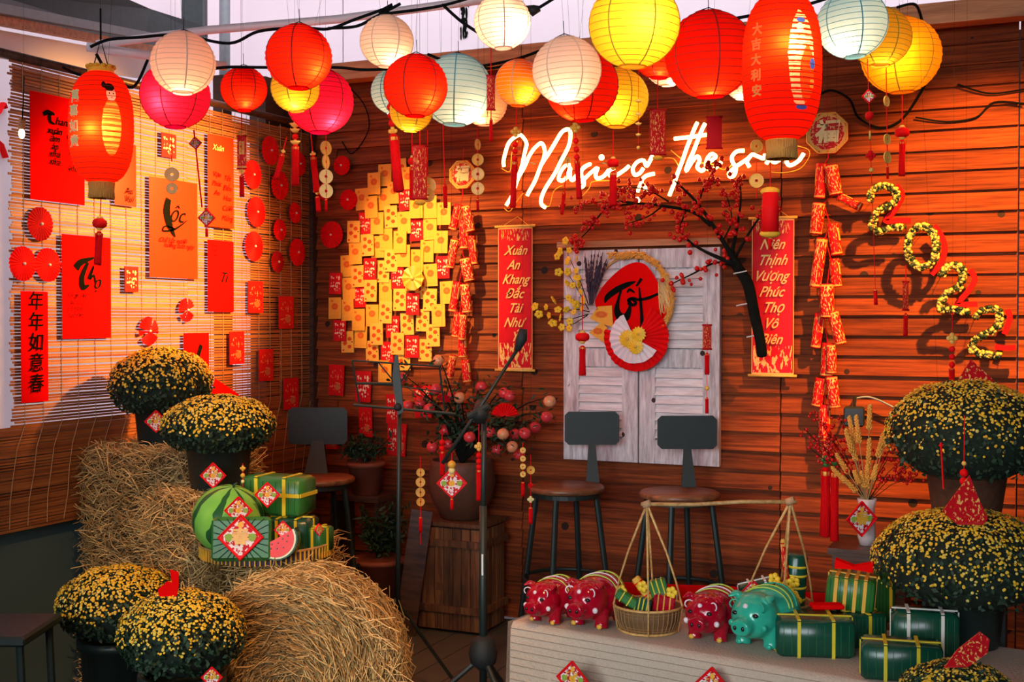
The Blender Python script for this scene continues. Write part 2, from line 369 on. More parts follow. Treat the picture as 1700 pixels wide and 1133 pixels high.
def text(body, size, loc, m, parent=None, shear=.25, bold=.0, rot=(PI/2, 0, 0), name='lettering', sx=1, ext=.0006):
    key = (body, round(size, 4), shear, bold)
    if key not in TEXTS:
        _tc.body = body; _tc.size = size; _tc.shear = shear; _tc.offset = bold; _tc.extrude = ext; _tc.align_x = 'CENTER'; _tc.align_y = 'CENTER'; _tc.resolution_u = 3
        bpy.context.view_layer.update()
        me = bpy.data.meshes.new_from_object(_to.evaluated_get(bpy.context.evaluated_depsgraph_get())); TEXTS[key] = me
    me = TEXTS[key].copy(); me.materials.clear(); me.materials.append(MATS[m])
    o = link(name, me, parent, loc, rot); o.scale = (sx, 1, 1); return o

# ================================================================== SETTING
XR = 5.0
# floor with boards
fl = struct('floor', MB().box((2.5, -4.5, -.06), (7.4, 9.8, .08)), 'dark_wood')
me = mkmesh('board', *(lambda b: (b.v, b.f))(MB().box((0, 0, 0), (.143, 1.39, .02))), 'floor_board')
for i in range(24):
    for j in range(3):
        link('floor_board', me, fl, (.1+i*.148, -.72-j*1.4+(.0 if i % 2 else .03), -.01+random.uniform(-.001, .001)), None, 'structure')
# back wall with lapped planks
wb = struct('wall_back', MB().box((2.45, .07, 1.36), (5.1, .08, 2.72)), 'dark_wood')
seams = [0.0, W(563, 600, 0).x, W(870, 300, 0).x, W(1298, 500, 0).x, W(1690, 500, 0).x, 4.95]
seams2 = [0.0, W(870, 300, 0).x, W(1298, 500, 0).x, W(1690, 500, 0).x, 4.95]
PZ = .0885; z0 = W(1500, 388.8, 0).z; k0 = int(z0/PZ)
cache = {}
for r in range(0, 31):
    z = z0+(r-k0)*PZ
    if z > 2.7: break
    ss = seams if r % 5 == 1 else seams2
    for a, b in zip(ss[:-1], ss[1:]):
        key = round(b-a, 3)
        if key not in cache:
            hx = (b-a)/2-.003; Y = (-.026, .012, .020, -.008)
            V = []
            for x in (-hx, hx): V += [(x, -.028, 0), (x, -.010, 0), (x, .016, PZ+.012), (x, -.006, PZ+.010)]
            cache[key] = mkmesh('plank', V, [(0, 1, 2, 3), (7, 6, 5, 4), (0, 3, 7, 4), (3, 2, 6, 7), (2, 1, 5, 6), (1, 0, 4, 5)], 'plank_wood')
        link('plank', cache[key], wb, ((a+b)/2, random.uniform(-.002, .002), z+.0), (random.uniform(-.012, .012), random.uniform(-.0016, .0016), 0), 'structure')
# trim along the wall head
tr = struct('trim_1', MB().box((2.5, -.16, 2.765), (5.2, .10, .085)).box((2.5, -.05, 2.80), (5.2, .28, .03)), 'trim_wood')
struct('trim_2', MB().box((0.03, -.03, 1.75), (.05, .05, 1.95)), 'dark_wood')
# white building wall beyond, in panels
wp = struct('wall_building', MB().box((2.0, 1.62, 3.0), (16, .1, 6.4)), 'white_panel')
me = mkmesh('wall_panel', *(lambda b: (b.v, b.f))(MB().box((0, 0, 0), (1.09, .03, 2.39))), 'white_panel')
for i in range(10):
    for j in range(2): link('panel', me, wp, (-3.5+i*1.1, 1.555, 1.3+j*2.41), None, 'structure')
mb = MB()
for i in range(46):
    p = W(770+random.gauss(0, 3.2), 6+58*random.random(), 1.535); mb.ball(p, (.006, .002, random.uniform(.008, .04)), 6, 4)
tag(obj('mould_stain', mb, 'black_ink', kind='stuff'), 'black mould streak down a seam of the white panelled wall', 'stain')
struct('wall_neighbour', MB().box((-1.6, -2.0, 2.6), (.1, 9, 5.4)), 'white_panel')
# left side: low wall, blind above
wl = struct('wall_left', MB().box((-.09, -4.0, .53), (.12, 8.3, 1.06)), 'grey_wall')
struct('wall_pillar', MB().box((-.10, -.16, 1.6), (.10, .34, 2.3)).box((-.10, -.62, 1.6), (.06, .07, 2.2)), 'dark_wood')
struct('wall_right_blocker', MB().box((XR+.05, -4.6, 1.75), (.1, 9.4, 3.5)), 'blocker_dark')  # unseen walls, this and the next two, added to block sky light
struct('wall_rear_blocker', MB().box((2.0, -9.3, 1.75), (6.4, .1, 3.5)), 'blocker_dark')
struct('wall_side_blocker', MB().box((-.09, -6.3, 2.3), (.12, 6.0, 2.45)), 'blocker_dark')
struct('ceiling_blocker', MB().box((2.55, -4.70, 3.56), (5.3, 9.3, .06)), 'blocker_dark')  # unseen roof added to keep the sky from washing out the patio

mb = MB(); c = L(3, 220, -1.54)
for pth in ([(-14, 196), (-4, 188), (4, 172), (9, 180)], [(-12, 225), (0, 240), (8, 262)]):
    P = [Vector(L(x, y, -1.54))-c for x, y in pth]; mb.tube(P, [.01, .03, .03, .02][:len(P)], 6, flat=.3)
tag(obj('painted_mark', mb, 'card_red' if 'card_red' in MATS else 'red', None, False, c, kind='stuff'), 'red painted marks on the white wall beyond the blind', 'marking')
# ---- bamboo blind
B0, B1 = L(14, 300).y, -.02
bl = thing('bamboo_blind', 'wide bamboo slat blind glowing orange along the left side', 'blind', (.03, 0, 0))
T, Q = [], []
mb = MB(); z = 1.09; i = 0
zt = lambda y: 2.50+.04*(y-B0)/(B1-B0)
while z < 2.49:
    e = random.uniform(-.012, .012)
    for a, b in ((B0+e, (B0+B1)/2), ((B0+B1)/2, B1)):
        w = random.uniform(-.002, .002)
        mb.box((0, (a+b)/2, z+w), (.003, b-a, .0088), None, Euler((random.uniform(-.001, .001), random.uniform(-.2, .2), 0)).to_matrix())
    z += .0122
while z < 2.54: z += .0122
z = .69
while z < 1.09:
    mb.box((0, (B0+B1)/2-.05, z), (.003, B1-B0+.2, .0105), None, Euler((random.uniform(-.003, .003), 0, 0)).to_matrix()); z += .0118
obj('slats', mb, 'bamboo_slat', bl, kind='stuff')
mb = MB()
for k in range(22):
    y = B0+.06+k*(B1-B0-.08)/21
    pts = [(.004, y+random.uniform(-.002, .002), zz) for zz in np.linspace(2.5, 1.09, 8)]
    pts += [(.010, y-.03-(1.09-zz)*.15*random.uniform(.9, 1.3), zz) for zz in np.linspace(1.0, .70, 4)]
    mb.tube(pts, .0018, 4)
obj('cords', mb, 'string_tan', bl, kind='stuff')
obj('headrail', MB().tube([(.0, B0-.25, 2.50), (0, B1, 2.53)], .018, 10), 'dark_wood', bl, True)
# three darker valance strips behind the slats and bands of lining
obj('lining', MB().box((-.018, -.22, 1.72), (.004, .16, 1.55)).box((-.018, -1.05, 2.42), (.004, 2.0, .08)), 'bamboo_slat', bl)

# ---- roof pieces at the top left
def beam(name, label, p, q, w, h, m, cat='beam'):
    d = q-p; R = d.to_track_quat('X', 'Z').to_matrix(); mb = MB().box(tuple((p+q)/2), (d.length, w, h), None, R)
    return tag(obj(name, mb, m), label, cat)
beam('grey_rail', 'grey metal rail under the dark roof sheet, top left', D(-60, 4, 4.4), D(250, 62, 5.9), .05, .036, 'grey_metal', 'rail')
beam('wood_rail', 'brown wooden rail just below the grey roof rail', D(-60, 23, 4.45), D(250, 82, 5.95), .04, .036, 'trim_wood', 'rail')
beam('white_fascia', 'white fascia board below the wooden rail, top left', D(-60, 64, 4.6), D(260, 116, 6.05), .02, .11, 'white_panel', 'board')
mb = MB(); a = [D(40, -25, 4.9), D(170, -20, 5.6), D(250, 15, 6.2), D(345, 45, 6.6), D(345, 62, 6.6), D(240, 66, 6.1), D(120, 36, 5.5), D(-20, -12, 4.8)]
V = [tuple(p) for p in a]+[tuple(p+Vector((-.3, .35, .03))) for p in a]
mb.add(V, [tuple(range(8)), tuple(range(15, 7, -1))]+[(i, (i+1) % 8, (i+1) % 8+8, i+8) for i in range(8)])
tag(obj('roof_sheet', mb, 'roof_sheet'), 'dark green curved roof sheet in the top left corner', 'roof')
beam('roof_post', 'dark green upright post beside the grey pipe', D(323, -40, 6.9), D(323, 48, 6.9), .12, .11, 'roof_sheet', 'post')
tag(obj('drain_pipe', MB().tube([D(373, -40, 7.6), D(373, 160, 7.6)], .034, 14), 'grey_metal', smooth=True), 'grey round drain pipe on the white panelled wall', 'pipe')

# ================================================================== SHUTTERS
YS = -.05
SL, SR, SM = W(938, 590, YS).x, W(1196, 590, YS).x, W(1062, 590, YS).x
ST, SB = W(1060, 414, YS).z, W(1060, 768, YS).z
sh = thing('window_shutters', 'weathered white louvred shutters hung closed on the plank wall', 'shutter', (SM, YS, SB))
H = ST-SB
for (a, b) in ((SL-SM, -.004), (.004, SR-SM)):
    mb = MB(); sw = .078
    mb.box((a+sw/2, 0, H/2), (sw, .035, H)).box((b-sw/2, 0, H/2), (sw, .035, H))
    for zc, hh in ((.055, .11), (H-.045, .09), (H*.49, .085)): mb.box(((a+b)/2, 0, zc), (b-a-2*sw, .03, hh))
    mb.box(((a+b)/2, .014, H/2), (b-a-.02, .006, H-.02))
    lf = obj('shutter_leaf', mb, 'shutter_paint', sh)
    me = mkmesh('slat', *(lambda q: (q.v, q.f))(MB().box((0, 0, 0), (b-a-2*sw+.006, .008, .046))), 'slat_paint')
    for (za, zb) in ((.12, H*.49-.05), (H*.49+.05, H-.10)):
        n = 8 if za < .2 else 9
        for k in range(n):
            link('slat', me, lf, ((a+b)/2, -.006, za+(k+.5)*(zb-za)/n), (-.42+random.uniform(-.05, .05), random.uniform(-.01, .01), 0))
obj('head_board', MB().box((0, -.0, H+.028), (SR-SL+.06, .045, .03)), 'trim_wood', sh)

# ================================================================== NEON SIGN
A_ = [[(105,545),(105,470),(125,370),(165,290),(230,230),(275,215),(315,250),(338,310),(325,400),(300,500),(265,620),(230,740),(185,850),(130,955)],
 [(235,720),(270,640),(320,540),(370,440),(430,345),(490,300),(525,340),(525,430),(500,520),(450,640),(400,750),(350,850)],
 [(500,520),(560,430),(640,290),(710,190),(770,155),(800,190),(800,260),(770,350),(720,460),(650,590),(570,720),(510,840),(490,900),(505,950),(540,975)],
 [(800,530),(740,545),(690,610),(680,680),(720,690),(770,640),(800,560),(790,640),(820,690),(870,650)],
 [(820,690),(900,600),(960,540),(1010,520),(930,560),(910,620),(940,690),(930,750),(890,765),(890,720),(960,660)],
 [(960,660),(1080,560),(1060,620),(1080,670),(1140,650),(1200,580)],
 [(1260,560),(1200,600),(1220,650),(1280,640),(1350,590),(1410,540)],
 [(1680,620),(1600,640),(1555,670),(1540,720),(1500,810)], [(1660,430),(1600,540),(1560,480),(1500,500),(1450,570),(1470,630),(1520,620),(1560,560)], [(1540,720),(1580,760),(1580,820)]]
B_ = [[(490,85),(440,200),(380,340),(330,500),(270,650),(220,790),(200,850)],
 [(570,95),(510,230),(440,400),(400,500),(370,590),(430,500),(490,440),(510,480),(490,550),(530,590),(560,570)],
 [(250,255),(400,240),(520,220),(640,210)],
 [(580,530),(640,480),(680,440),(640,415),(590,470),(580,540),(630,580),(700,540),(740,500)],
 [(980,380),(900,390),(850,440),(860,500),(890,560),(870,640),(830,650),(820,610),(880,560),(960,500),(1020,460)],
 [(1035,550),(1010,490),(1060,420),(1120,440),(1180,460),(1195,420)],
 [(1210,515),(1260,450),(1272,430),(1265,480),(1300,500),(1350,470)],
 [(1460,300),(1430,400),(1420,490),(1460,535),(1540,490),(1600,410)]]
NY = -.085
def nq(p, ox): q = W(ox+p[0]/6.296, 190+p[1]/6.296, NY); return q
o0 = W(1090, 270, NY)
ns = thing('neon_sign', 'glowing white neon script sign reading Music & The soul', 'neon sign', o0)
for ox, S in ((820, A_), (1080, B_)):
    for s in S:
        pts = [Vector(p) for p in catmull([nq(p, ox)-o0 for p in s], 5)]
        pts = [p+Vector((0, -.004*math.sin(i*.5), 0)) for i, p in enumerate(pts)]
        obj('letter_tube', MB().tube(pts, .0088, 8), 'neon_white', ns, True)
for (q, ox) in (((1125, 450), 820), ((1500, 895), 820)): obj('letter_dot', MB().ball(nq(q, ox)-o0, .014, 10, 8), 'neon_white', ns, True)
mb = MB()   # clear backing seen as thin orange outline wires
for ox, pth in ((820, [(60,560),(150,590),(170,400),(230,270)]), (820, [(90,980),(150,1010),(240,880),(290,820)]), (820, [(470,900),(560,960),(610,800),(700,740)]), (820, [(850,770),(900,850),(980,770),(1020,700),(1200,690)]),
                (1080, [(130,450),(230,460),(290,560)]), (1080, [(200,370),(320,470)]), (1080, [(520,500),(640,520),(760,575),(840,520)]), (1080, [(1250,600),(1400,605),(1560,560),(1650,440),(1640,360),(1520,320)])):
    obj('feed_wire', MB().tube([Vector(p)+Vector((0, .02, 0)) for p in catmull([nq(q, ox)-o0 for q in pth], 5)], .0022, 4), 'strap_orange', ns)
for px in (880, 1000, 1160, 1300):
    p = W(px, 270, NY)-o0; obj('wall_bracket', MB().tube([p, p+Vector((0, .07, 0))], .004, 6), 'grey_metal', ns)

# ================================================================== WALL SIGNS AND PAPERS
def wallbox(px0, py0, px1, py1, y=-.05, th=.003, left=False):
    """centre point and size of a sheet from its pixel corners"""
    f = L if left else W
    a, b = f(px0, (py0+py1)/2, y if not left else .05), f(px1, (py0+py1)/2, y if not left else .05)
    cxp = (px0+px1)/2; t, u = f(cxp, py0, y if not left else .05), f(cxp, py1, y if not left else .05)
    w = (b.y-a.y) if left else (b.x-a.x)
    return Vector(((a.x+b.x)/2, (a.y+b.y)/2, (t.z+u.z)/2)), w, t.z-u.z
def curved(w, h, bow, m, name='sheet', n=8, th=.0012):
    V = []; 
    for j in (0, 1):
        for i in range(n+1):
            s = i/n-.5
            for k in range(5):
                v = k/4-.5; V.append((s*w, -bow*(1-4*s*s)*(.6+v)+j*th-.012*max(0, v)*0, v*h))
    q = lambda j, i, k: (j*(n+1)+i)*5+k; Fc = []
    for i in range(n):
        for k in range(4): Fc.append((q(0, i, k), q(0, i+1, k), q(0, i+1, k+1), q(0, i, k+1))); Fc.append((q(1, i, k), q(1, i, k+1), q(1, i+1, k+1), q(1, i+1, k)))
    for i in range(n): Fc += [(q(0, i, 0), q(1, i, 0), q(1, i+1, 0), q(0, i+1, 0)), (q(0, i, 4), q(0, i+1, 4), q(1, i+1, 4), q(1, i, 4))]
    for k in range(4): Fc += [(q(0, 0, k), q(0, 0, k+1), q(1, 0, k+1), q(1, 0, k)), (q(0, n, k), q(1, n, k), q(1, n, k+1), q(0, n, k+1))]
    return mkmesh(name, V, Fc, m, False)
mat('card_red', (.80, .004, .004), .8, .08, 5, spec=0); mat('card_orange', (.86, .024, .003), .45, .1, 5, spec=.2)
def card(px0, py0, px1, py1, m, label, cat='card', left=True, bow=.005, group=None, rz=PI/2, name='calligraphy_sheet', roll=0):
    c, w, h = wallbox(px0, py0, px1, py1, left=left)
    o = thing(name, label, cat, (c.x, c.y, c.z), PI/2 if left else 0, group); o.rotation_euler = (0, roll, PI/2 if left else 0)
    link('sheet', curved(w, h, bow, m), o); return o, w, h
def stroke(o, w, h, pts, ws, m='black_ink', y=-.0062):
    P = catmull([((x-.5)*w, (.5-v)*h) for x, v in pts], 5); k = len(P)
    W_ = np.interp(np.linspace(0, 1, k), np.linspace(0, 1, len(ws)), ws)
    return MB().strip([tuple(p) for p in P], [q*w for q in W_], y-.0005, y)
def ink(o, w, h, strokes, m='black_ink', y=-.0062, name='brush_stroke'):
    for pts, ws in strokes: obj(name, stroke(o, w, h, pts, ws, m, y), m, o)
def column(o, w, h, words, x, v0, v1, size, m='black_ink', shear=.35, y=-.0066):
    for i, t in enumerate(words):
        v = v0+(v1-v0)*(i+.5)/len(words); text(t, size, ((x-.5)*w, y, (.5-v)*h), m, o, shear)
o, w, h = card(50, 160, 140, 336, 'card_red', 'large red calligraphy sheet with small black columns, behind the oval lantern', name='calligraphy_sheet')
ink(o, w, h, [([(.22, .20), (.30, .17), (.42, .18)], [.05, .07, .03]), ([(.33, .18), (.34, .25), (.42, .27)], [.06, .05, .02])])
column(o, w, h, ['hanh'], .58, .22, .26, .045); column(o, w, h, ['xuân', 'ấm', 'áp', 'nhà', 'nhà'], .42, .30, .66, .04)
ink(o, w, h, [([(.74, .33), (.68, .37), (.76, .40), (.70, .43)], [.03, .05, .05, .02])]); column(o, w, h, ['ức', 'khỏe', 'an', 'khang'], .82, .40, .70, .036)
o, w, h = card(190, 238, 226, 342, 'card_orange', 'narrow orange-red sheet partly hidden behind the oval lantern'); column(o, w, h, ['An', 'Vui'], .6, .7, .95, .04)
o, w, h = card(103, 392, 184, 562, 'card_red', 'red sheet with bold black brushed word Thọ below the oval lantern')
ink(o, w, h, [([(.26, .32), (.36, .26), (.62, .21)], [.12, .10, .03]), ([(.50, .26), (.38, .40), (.40, .50), (.52, .48)], [.05, .09, .10, .02]), ([(.50, .42), (.62, .29), (.54, .42), (.62, .38), (.66, .46)], [.03]*5)])
text('ọ', .07, (.18*w, -.0062, .04*h), 'black_ink', o, .4); column(o, w, h, ['Sống', 'lâu', 'trăm', 'tuổi'], .20, .55, .80, .026, 'red_ink'); column(o, w, h, ['phước', 'như', 'biển', 'lớn'], .36, .55, .80, .026, 'red_ink')
o, w, h = card(248, 299, 328, 462, 'card_orange', 'orange-lit sheet with a heavy black brush stroke of the word Lộc')
ink(o, w, h, [([(.37, .20), (.33, .32), (.38, .45), (.50, .58)], [.10, .13, .12, .02]), ([(.50, .50), (.30, .48), (.26, .53), (.50, .50), (.75, .40)], [.02, .02, .02, .03, .01])])
text('ộc', .10, (.02*w, -.0066, .14*h), 'black_ink', o, .5); text('Chữ Lộc người', .030, (-.05*w, -.0066, -.12*h), 'red_ink', o, .5); text('hưởng suốt ngày', .030, (.08*w, -.0066, -.17*h), 'red_ink', o, .5)
o, w, h = card(345, 226, 388, 378, 'card_orange', 'tall orange sheet with red handwriting hanging right of the pink diamond')
text('Xuân', .04, (-.15*w, -.0066, .36*h), 'pale_gold', o, .3); column(o, w, h, ['Vạn', 'Phúc', 'An'], .30, .38, .68, .036, 'red_ink'); column(o, w, h, ['Tết', 'Đến', 'Hoa', 'Cười', 'Mừng'], .70, .40, .95, .036, 'red_ink')
o, w, h = card(345, 400, 388, 518, 'card_red', 'plain red sheet with one small black word, below the tall orange one')
text('Tí', .07, (.05*w, -.0066, -.02*h), 'black_ink', o, .5); column(o, w, h, ['Cung', 'Chúc', 'Tân'], .25, .04, .24, .02, 'red_ink')
o, w, h = card(35, 484, 80, 668, 'card_red', 'long red couplet strip with five black characters at far left')
for i, ch in enumerate('年年如意春'): text(ch, .078, (0, -.0066, (.40-i*.185)*h), 'black_ink', o, .1)
o, w, h = card(305, 553, 347, 625, 'card_red', 'red sheet with a black brush stroke behind the tallest yellow mum')
ink(o, w, h, [([(.65, .28), (.5, .55), (.3, .70), (.45, .75)], [.14, .12, .16, .05])])
o, w, h = card(347, 645, 404, 700, 'card_red', 'tilted red sheet with a black stroke above the middle yellow mum', roll=.45)
ink(o, w, h, [([(.75, .30), (.55, .45), (.25, .62)], [.03, .07, .04])]); text('Vui', .035, (.2*w, -.0066, -.1*h), 'black_ink', o, .4)
def small_env(px0, py0, px1, py1, label, left=True, m='envelope_plain_red', group='loose red envelopes', roll=0, y=-.05):
    c, w, h = wallbox(px0, py0, px1, py1, left=left, y=y)
    o = obj('red_envelope', MB().box((0, 0, 0), (w, .004, h)), m, None, False, tuple(c), (0, roll, PI/2 if left else 0))
    return tag(o, label, 'envelope', group)
small_env(268, 222, 292, 262, 'small red envelope with gold fruit print right under the magenta lantern', m='envelope_red')
small_env(207, 443, 229, 485, 'small red envelope alone between the Thọ and Lộc sheets', m='envelope_red')
small_env(412, 467, 436, 520, 'red envelope on the blind directly right of the Tí sheet')
small_env(463, 492, 487, 546, 'red envelope on the blind close to the corner post, below two rosettes')
small_env(381, 551, 405, 605, 'red envelope on the blind above and right of the tilted red sheet')
small_env(430, 580, 453, 633, 'red envelope on the blind right above the middle mum')
small_env(471, 628, 495, 680, 'lowest red envelope on the blind, just above the left stool back')
small_env(546, 606, 571, 657, 'red envelope on the planks near the corner above the stool', False, roll=.04)
small_env(590, 616, 616, 668, 'red envelope behind the left edge of the music stand', False, m='envelope_red', roll=.03)
small_env(596, 677, 618, 726, 'red envelope with a round gold print hanging under the music stand edge', False, roll=-.02)
small_env(541, 728, 562, 746, 'half hidden red envelope peeking out under the left stool back', False)
small_env(643, 704, 660, 757, 'lower red envelope left of the music stand pole', False, m='envelope_red', roll=.05)
small_env(660, 704, 674, 758, 'lower red envelope right of the music stand pole', False, roll=.06)
small_env(641, 655, 662, 704, 'red envelope with pale print crossing the music stand pole', False, m='envelope_red')
small_env(688, 640, 716, 694, 'red envelope behind the music stand desk next to the fruit', False, m='envelope_red', roll=-.05)

# ---- rosettes
def rosette_mesh(r, n=26, a0=0, a1=2*PI, depth=.006, inner=.08):
    V = []; Fc = []
    for i in range(2*n+1):
        t = a0+(a1-a0)*i/(2*n); y = -depth if i % 2 else 0
        rr = r*(1+.015*random.uniform(-1, 1))
        V += [(math.cos(t)*r*inner, -.010, math.sin(t)*r*inner), (math.cos(t)*rr, y, math.sin(t)*rr)]
    for i in range(2*n): Fc.append((2*i, 2*i+2, 2*i+3, 2*i+1))
    return V, Fc
def rosette(px, py, rp, left, label, parts=None, name='paper_rosette'):
    c = L(px, py, .045) if left else W(px, py, -.05); t = (c-CAM).dot(ray(850, 530).normalized()); r = rp*t/F
    o = thing(name, label, 'rosette', c, PI/2 if left else 0, 'red paper rosettes on the walls')
    for a0, a1 in (parts or [(0, 2*PI)]):
        V, Fc = rosette_mesh(r, max(4, int(26*(a1-a0)/(2*PI))), a0, a1); link('pleats', mkmesh('pleats', V, Fc, 'red' if parts or random.random() < .7 else 'dark_red'), o)
    obj('pin', MB().ball((0, -.012, 0), .006, 8, 6), 'label_white', o, True); return o
for a in [(66, 372, 28, 1, 'upper left red rosette above the pair of rosettes at far left'), (37, 438, 29, 1, 'left one of the rosette pair above the black-character couplet'),
          (79, 440, 28, 1, 'right one of the rosette pair, touching the Thọ sheet'), (448, 250, 24, 1, 'highest red rosette on the blind, under the yellow lantern'),
          (419, 290, 24, 1, 'large rosette right of the tall orange sheet, upper one'), (464, 308, 24, 1, 'rosette on the blind left of the string of gold coins'),
          (425, 352, 25, 1, 'large bright rosette halfway down the corner column, left side'), (489, 354, 17, 1, 'small rosette on the blind right beside the corner post'),
          (464, 382, 18, 1, 'small rosette below and right of the large bright rosette'), (421, 409, 25, 1, 'large rosette directly above the red envelope beside the Tí sheet'),
          (460, 435, 18, 1, 'small lowest rosette of the corner column'), (493, 419, 23, 1, 'large rosette at the corner just left of the planks'),
          (496, 272, 20, 1, 'dark rosette half hidden behind the gold ingot tassel'),
          (568, 275, 16, 0, 'highest small rosette on the planks, right of the corner'), (579, 332, 17, 0, 'small rosette left of the envelope collage top'),
          (551, 390, 22, 0, 'large rosette on the planks left of the envelope collage'), (540, 318, 15, 0, 'small rosette behind the lowest gold coins by the corner')]:
    rosette(*a)
rosette(309, 515, 20, 1, 'small split rosette with open wedges on the bright part of the blind', [(.3, 1.3), (1.5, 3.4), (3.7, 4.3), (4.5, 5.9)])
rosette(246, 550, 24, 1, 'large split rosette with open wedges just above the tallest mum', [(-.2, .9), (1.1, 2.9), (3.1, 3.5), (3.8, 5.9)])

# ---- collage of lucky-money envelopes
G1, G4, R_ = 'envelope_mandarin', 'envelope_four_rounds', 'envelope_red'
ENV = [(664,282,4),(639,291,1),(621,305,1),(677,296,1),(654,320,1),(637,331,1),(601,331,1),(616,344,1),(673,331,0),(691,344,1),(714,344,1),(737,355,1),(649,360,4),(671,370,1),
 (626,371,1),(606,371,0),(587,385,4),(691,382,0),(714,380,1),(732,402,1),(641,398,1),(664,402,1),(610,407,4),(590,421,1),(627,410,1),(709,417,1),(692,433,1),(649,433,4),(670,425,1),
 (576,442,1),(614,447,0),(636,451,4),(735,444,0),(715,457,1),(594,459,4),(660,462,0),(684,465,1),(557,471,0),(579,479,1),(615,483,4),(640,483,1),(700,478,4),(742,486,1),(598,493,0),
 (664,498,4),(685,505,0),(714,498,4),(556,512,1),(577,515,1),(595,531,1),(618,524,1),(640,519,4),(728,524,1),(702,532,4),(676,538,4),(652,543,0),(719,557,4),(564,549,0),(625,555,4),
 (599,560,1),(577,568,4),(660,571,4),(684,576,0),(706,582,4),(643,586,0),(618,584,4),(670,597,4),(639,617,1)]
ENV.sort(key=lambda e: (e[1]//30, e[0]))
ew = W(675, 450, -.05).x-W(653.5, 450, -.05).x; eh = W(660, 430, -.05).z-W(660, 466.5, -.05).z
em = {k: mkmesh('red_envelope', *(lambda b: (b.v, b.f))(MB().box((0, 0, 0), (ew, .0035, eh))), m) for k, m in ((1, G1), (4, G4), (0, R_))}
ordw = 'first second third fourth fifth sixth seventh eighth ninth tenth eleventh twelfth'.split()
rows = {}
for e in ENV: rows.setdefault(e[1]//30, []).append(e)
desc = {1: 'gold lucky-money envelope with one round orange print', 4: 'gold lucky-money envelope with four orange rounds', 0: 'red lucky-money envelope with pale gold figures'}
for ri, (rk, es) in enumerate(sorted(rows.items())):
    for ci, (px, py, k) in enumerate(es):
        lay = (ri*3+ci*2+(ci % 2)) % 5
        p = W(px, py, -.040-.0065*lay-.004*random.random())
        o = link('red_envelope', em[k], None, p, (random.uniform(-.03, .03), random.uniform(-.05, .03), random.uniform(-.03, .03)))
        tag(o, f'{desc[k]}, {ordw[ci]} from left in {ordw[ri]} row of collage', 'envelope', 'envelopes in the wall collage')
# flower paper stuck in the collage
V, Fc = rosette_mesh(.062, 9, 0, 2*PI, .012, .1); c = W(686, 462, -.10)
o = thing('paper_flower', 'orange paper flower stuck on the middle of the envelope collage', 'paper flower', c)
link('petals', mkmesh('petals', V, Fc, 'strap_orange'), o); obj('flower_centre', MB().ball((0, -.012, 0), .012, 8, 6), 'gold', o, True)

# ---- scrolls
def scroll(px0, py0, px1, py1, words, label):
    c, w, h = wallbox(px0, py0, px1, py1, left=False, y=-.07)
    o = thing('wall_scroll', label, 'scroll', c); 
    link('cloth', curved(w, h, .006, 'scroll_cloth'), o)
    for s in (1, -1): obj('rod', MB().tube([(-w/2-.015, -.004, s*h/2), (w/2+.015, -.004, s*h/2)], .0065, 8), 'gold', o, True)
    n = len(words)
    for i, t in enumerate(words): text(t, .066, (random.uniform(-.01, .01), -.012, (.33-i*.60/(n-1))*h), 'gold_print', o, .5, .0008, sx=.85)
    obj('hanging_loop', MB().tube([(-w*.4, 0, h/2), (0, .03, h/2+.05), (w*.4, 0, h/2)], .0012, 4), 'gold', o)
scroll(827, 376, 884, 615, ['Xuân', 'An', 'Khang', 'Đắc', 'Tài', 'Như', 'Ý'], 'red scroll with gold words Xuân An Khang Đắc Tài Như Ý')
scroll(1248, 362, 1318, 624, ['Niên', 'Thịnh', 'Vượng', 'Phúc', 'Thọ', 'Vô', 'Biên'], 'red scroll with gold words ending Thịnh Vượng Phúc Thọ Vô Biên')

# ---- octagonal fortune plaques
def plaque(px, py, rp, label, y=-.07, m='plaque_red'):
    c = W(px, py, y); r = rp*(c-CAM).dot(ray(850, 530).normalized())/F
    o = thing('fortune_plaque', label, 'plaque', c)
    P = [(r*math.cos(PI/8+i*PI/4), r*math.sin(PI/8+i*PI/4)) for i in range(8)]
    obj('board', MB().prism(P, 0, .02), m, o)
    Q = P+[P[0]]; mb = MB()
    for i in range(8):
        a, b = Q[i], Q[i+1]; mb.tube([(a[0]*.95, -.002, a[1]*.95), (b[0]*.95, -.002, b[1]*.95)], .004, 6)
        mb.tube([(a[0]*.84, -.002, a[1]*.84), (b[0]*.84, -.002, b[1]*.84)], .0022, 6)
        for q in (.2, .5, .8): mb.ball((a[0]*.9*(1-q)+b[0]*.9*q, -.002, a[1]*.9*(1-q)+b[1]*.9*q), .004, 6, 4)
    obj('border', mb, 'gold', o)
    text('福', r*1.05, (0, -.004, 0), 'pale_gold', o, .1, .004)
    obj('hanging_string', MB().tube([(0, .01, r*.9), (0, .02, r*1.8)], .0012, 4), 'red', o); return o
plaque(767, 290, 25, 'small red and gold octagon with fortune character above the envelope collage')
plaque(1373, 221, 37, 'large red and gold octagon with fortune character right of the oval lantern', -.09)

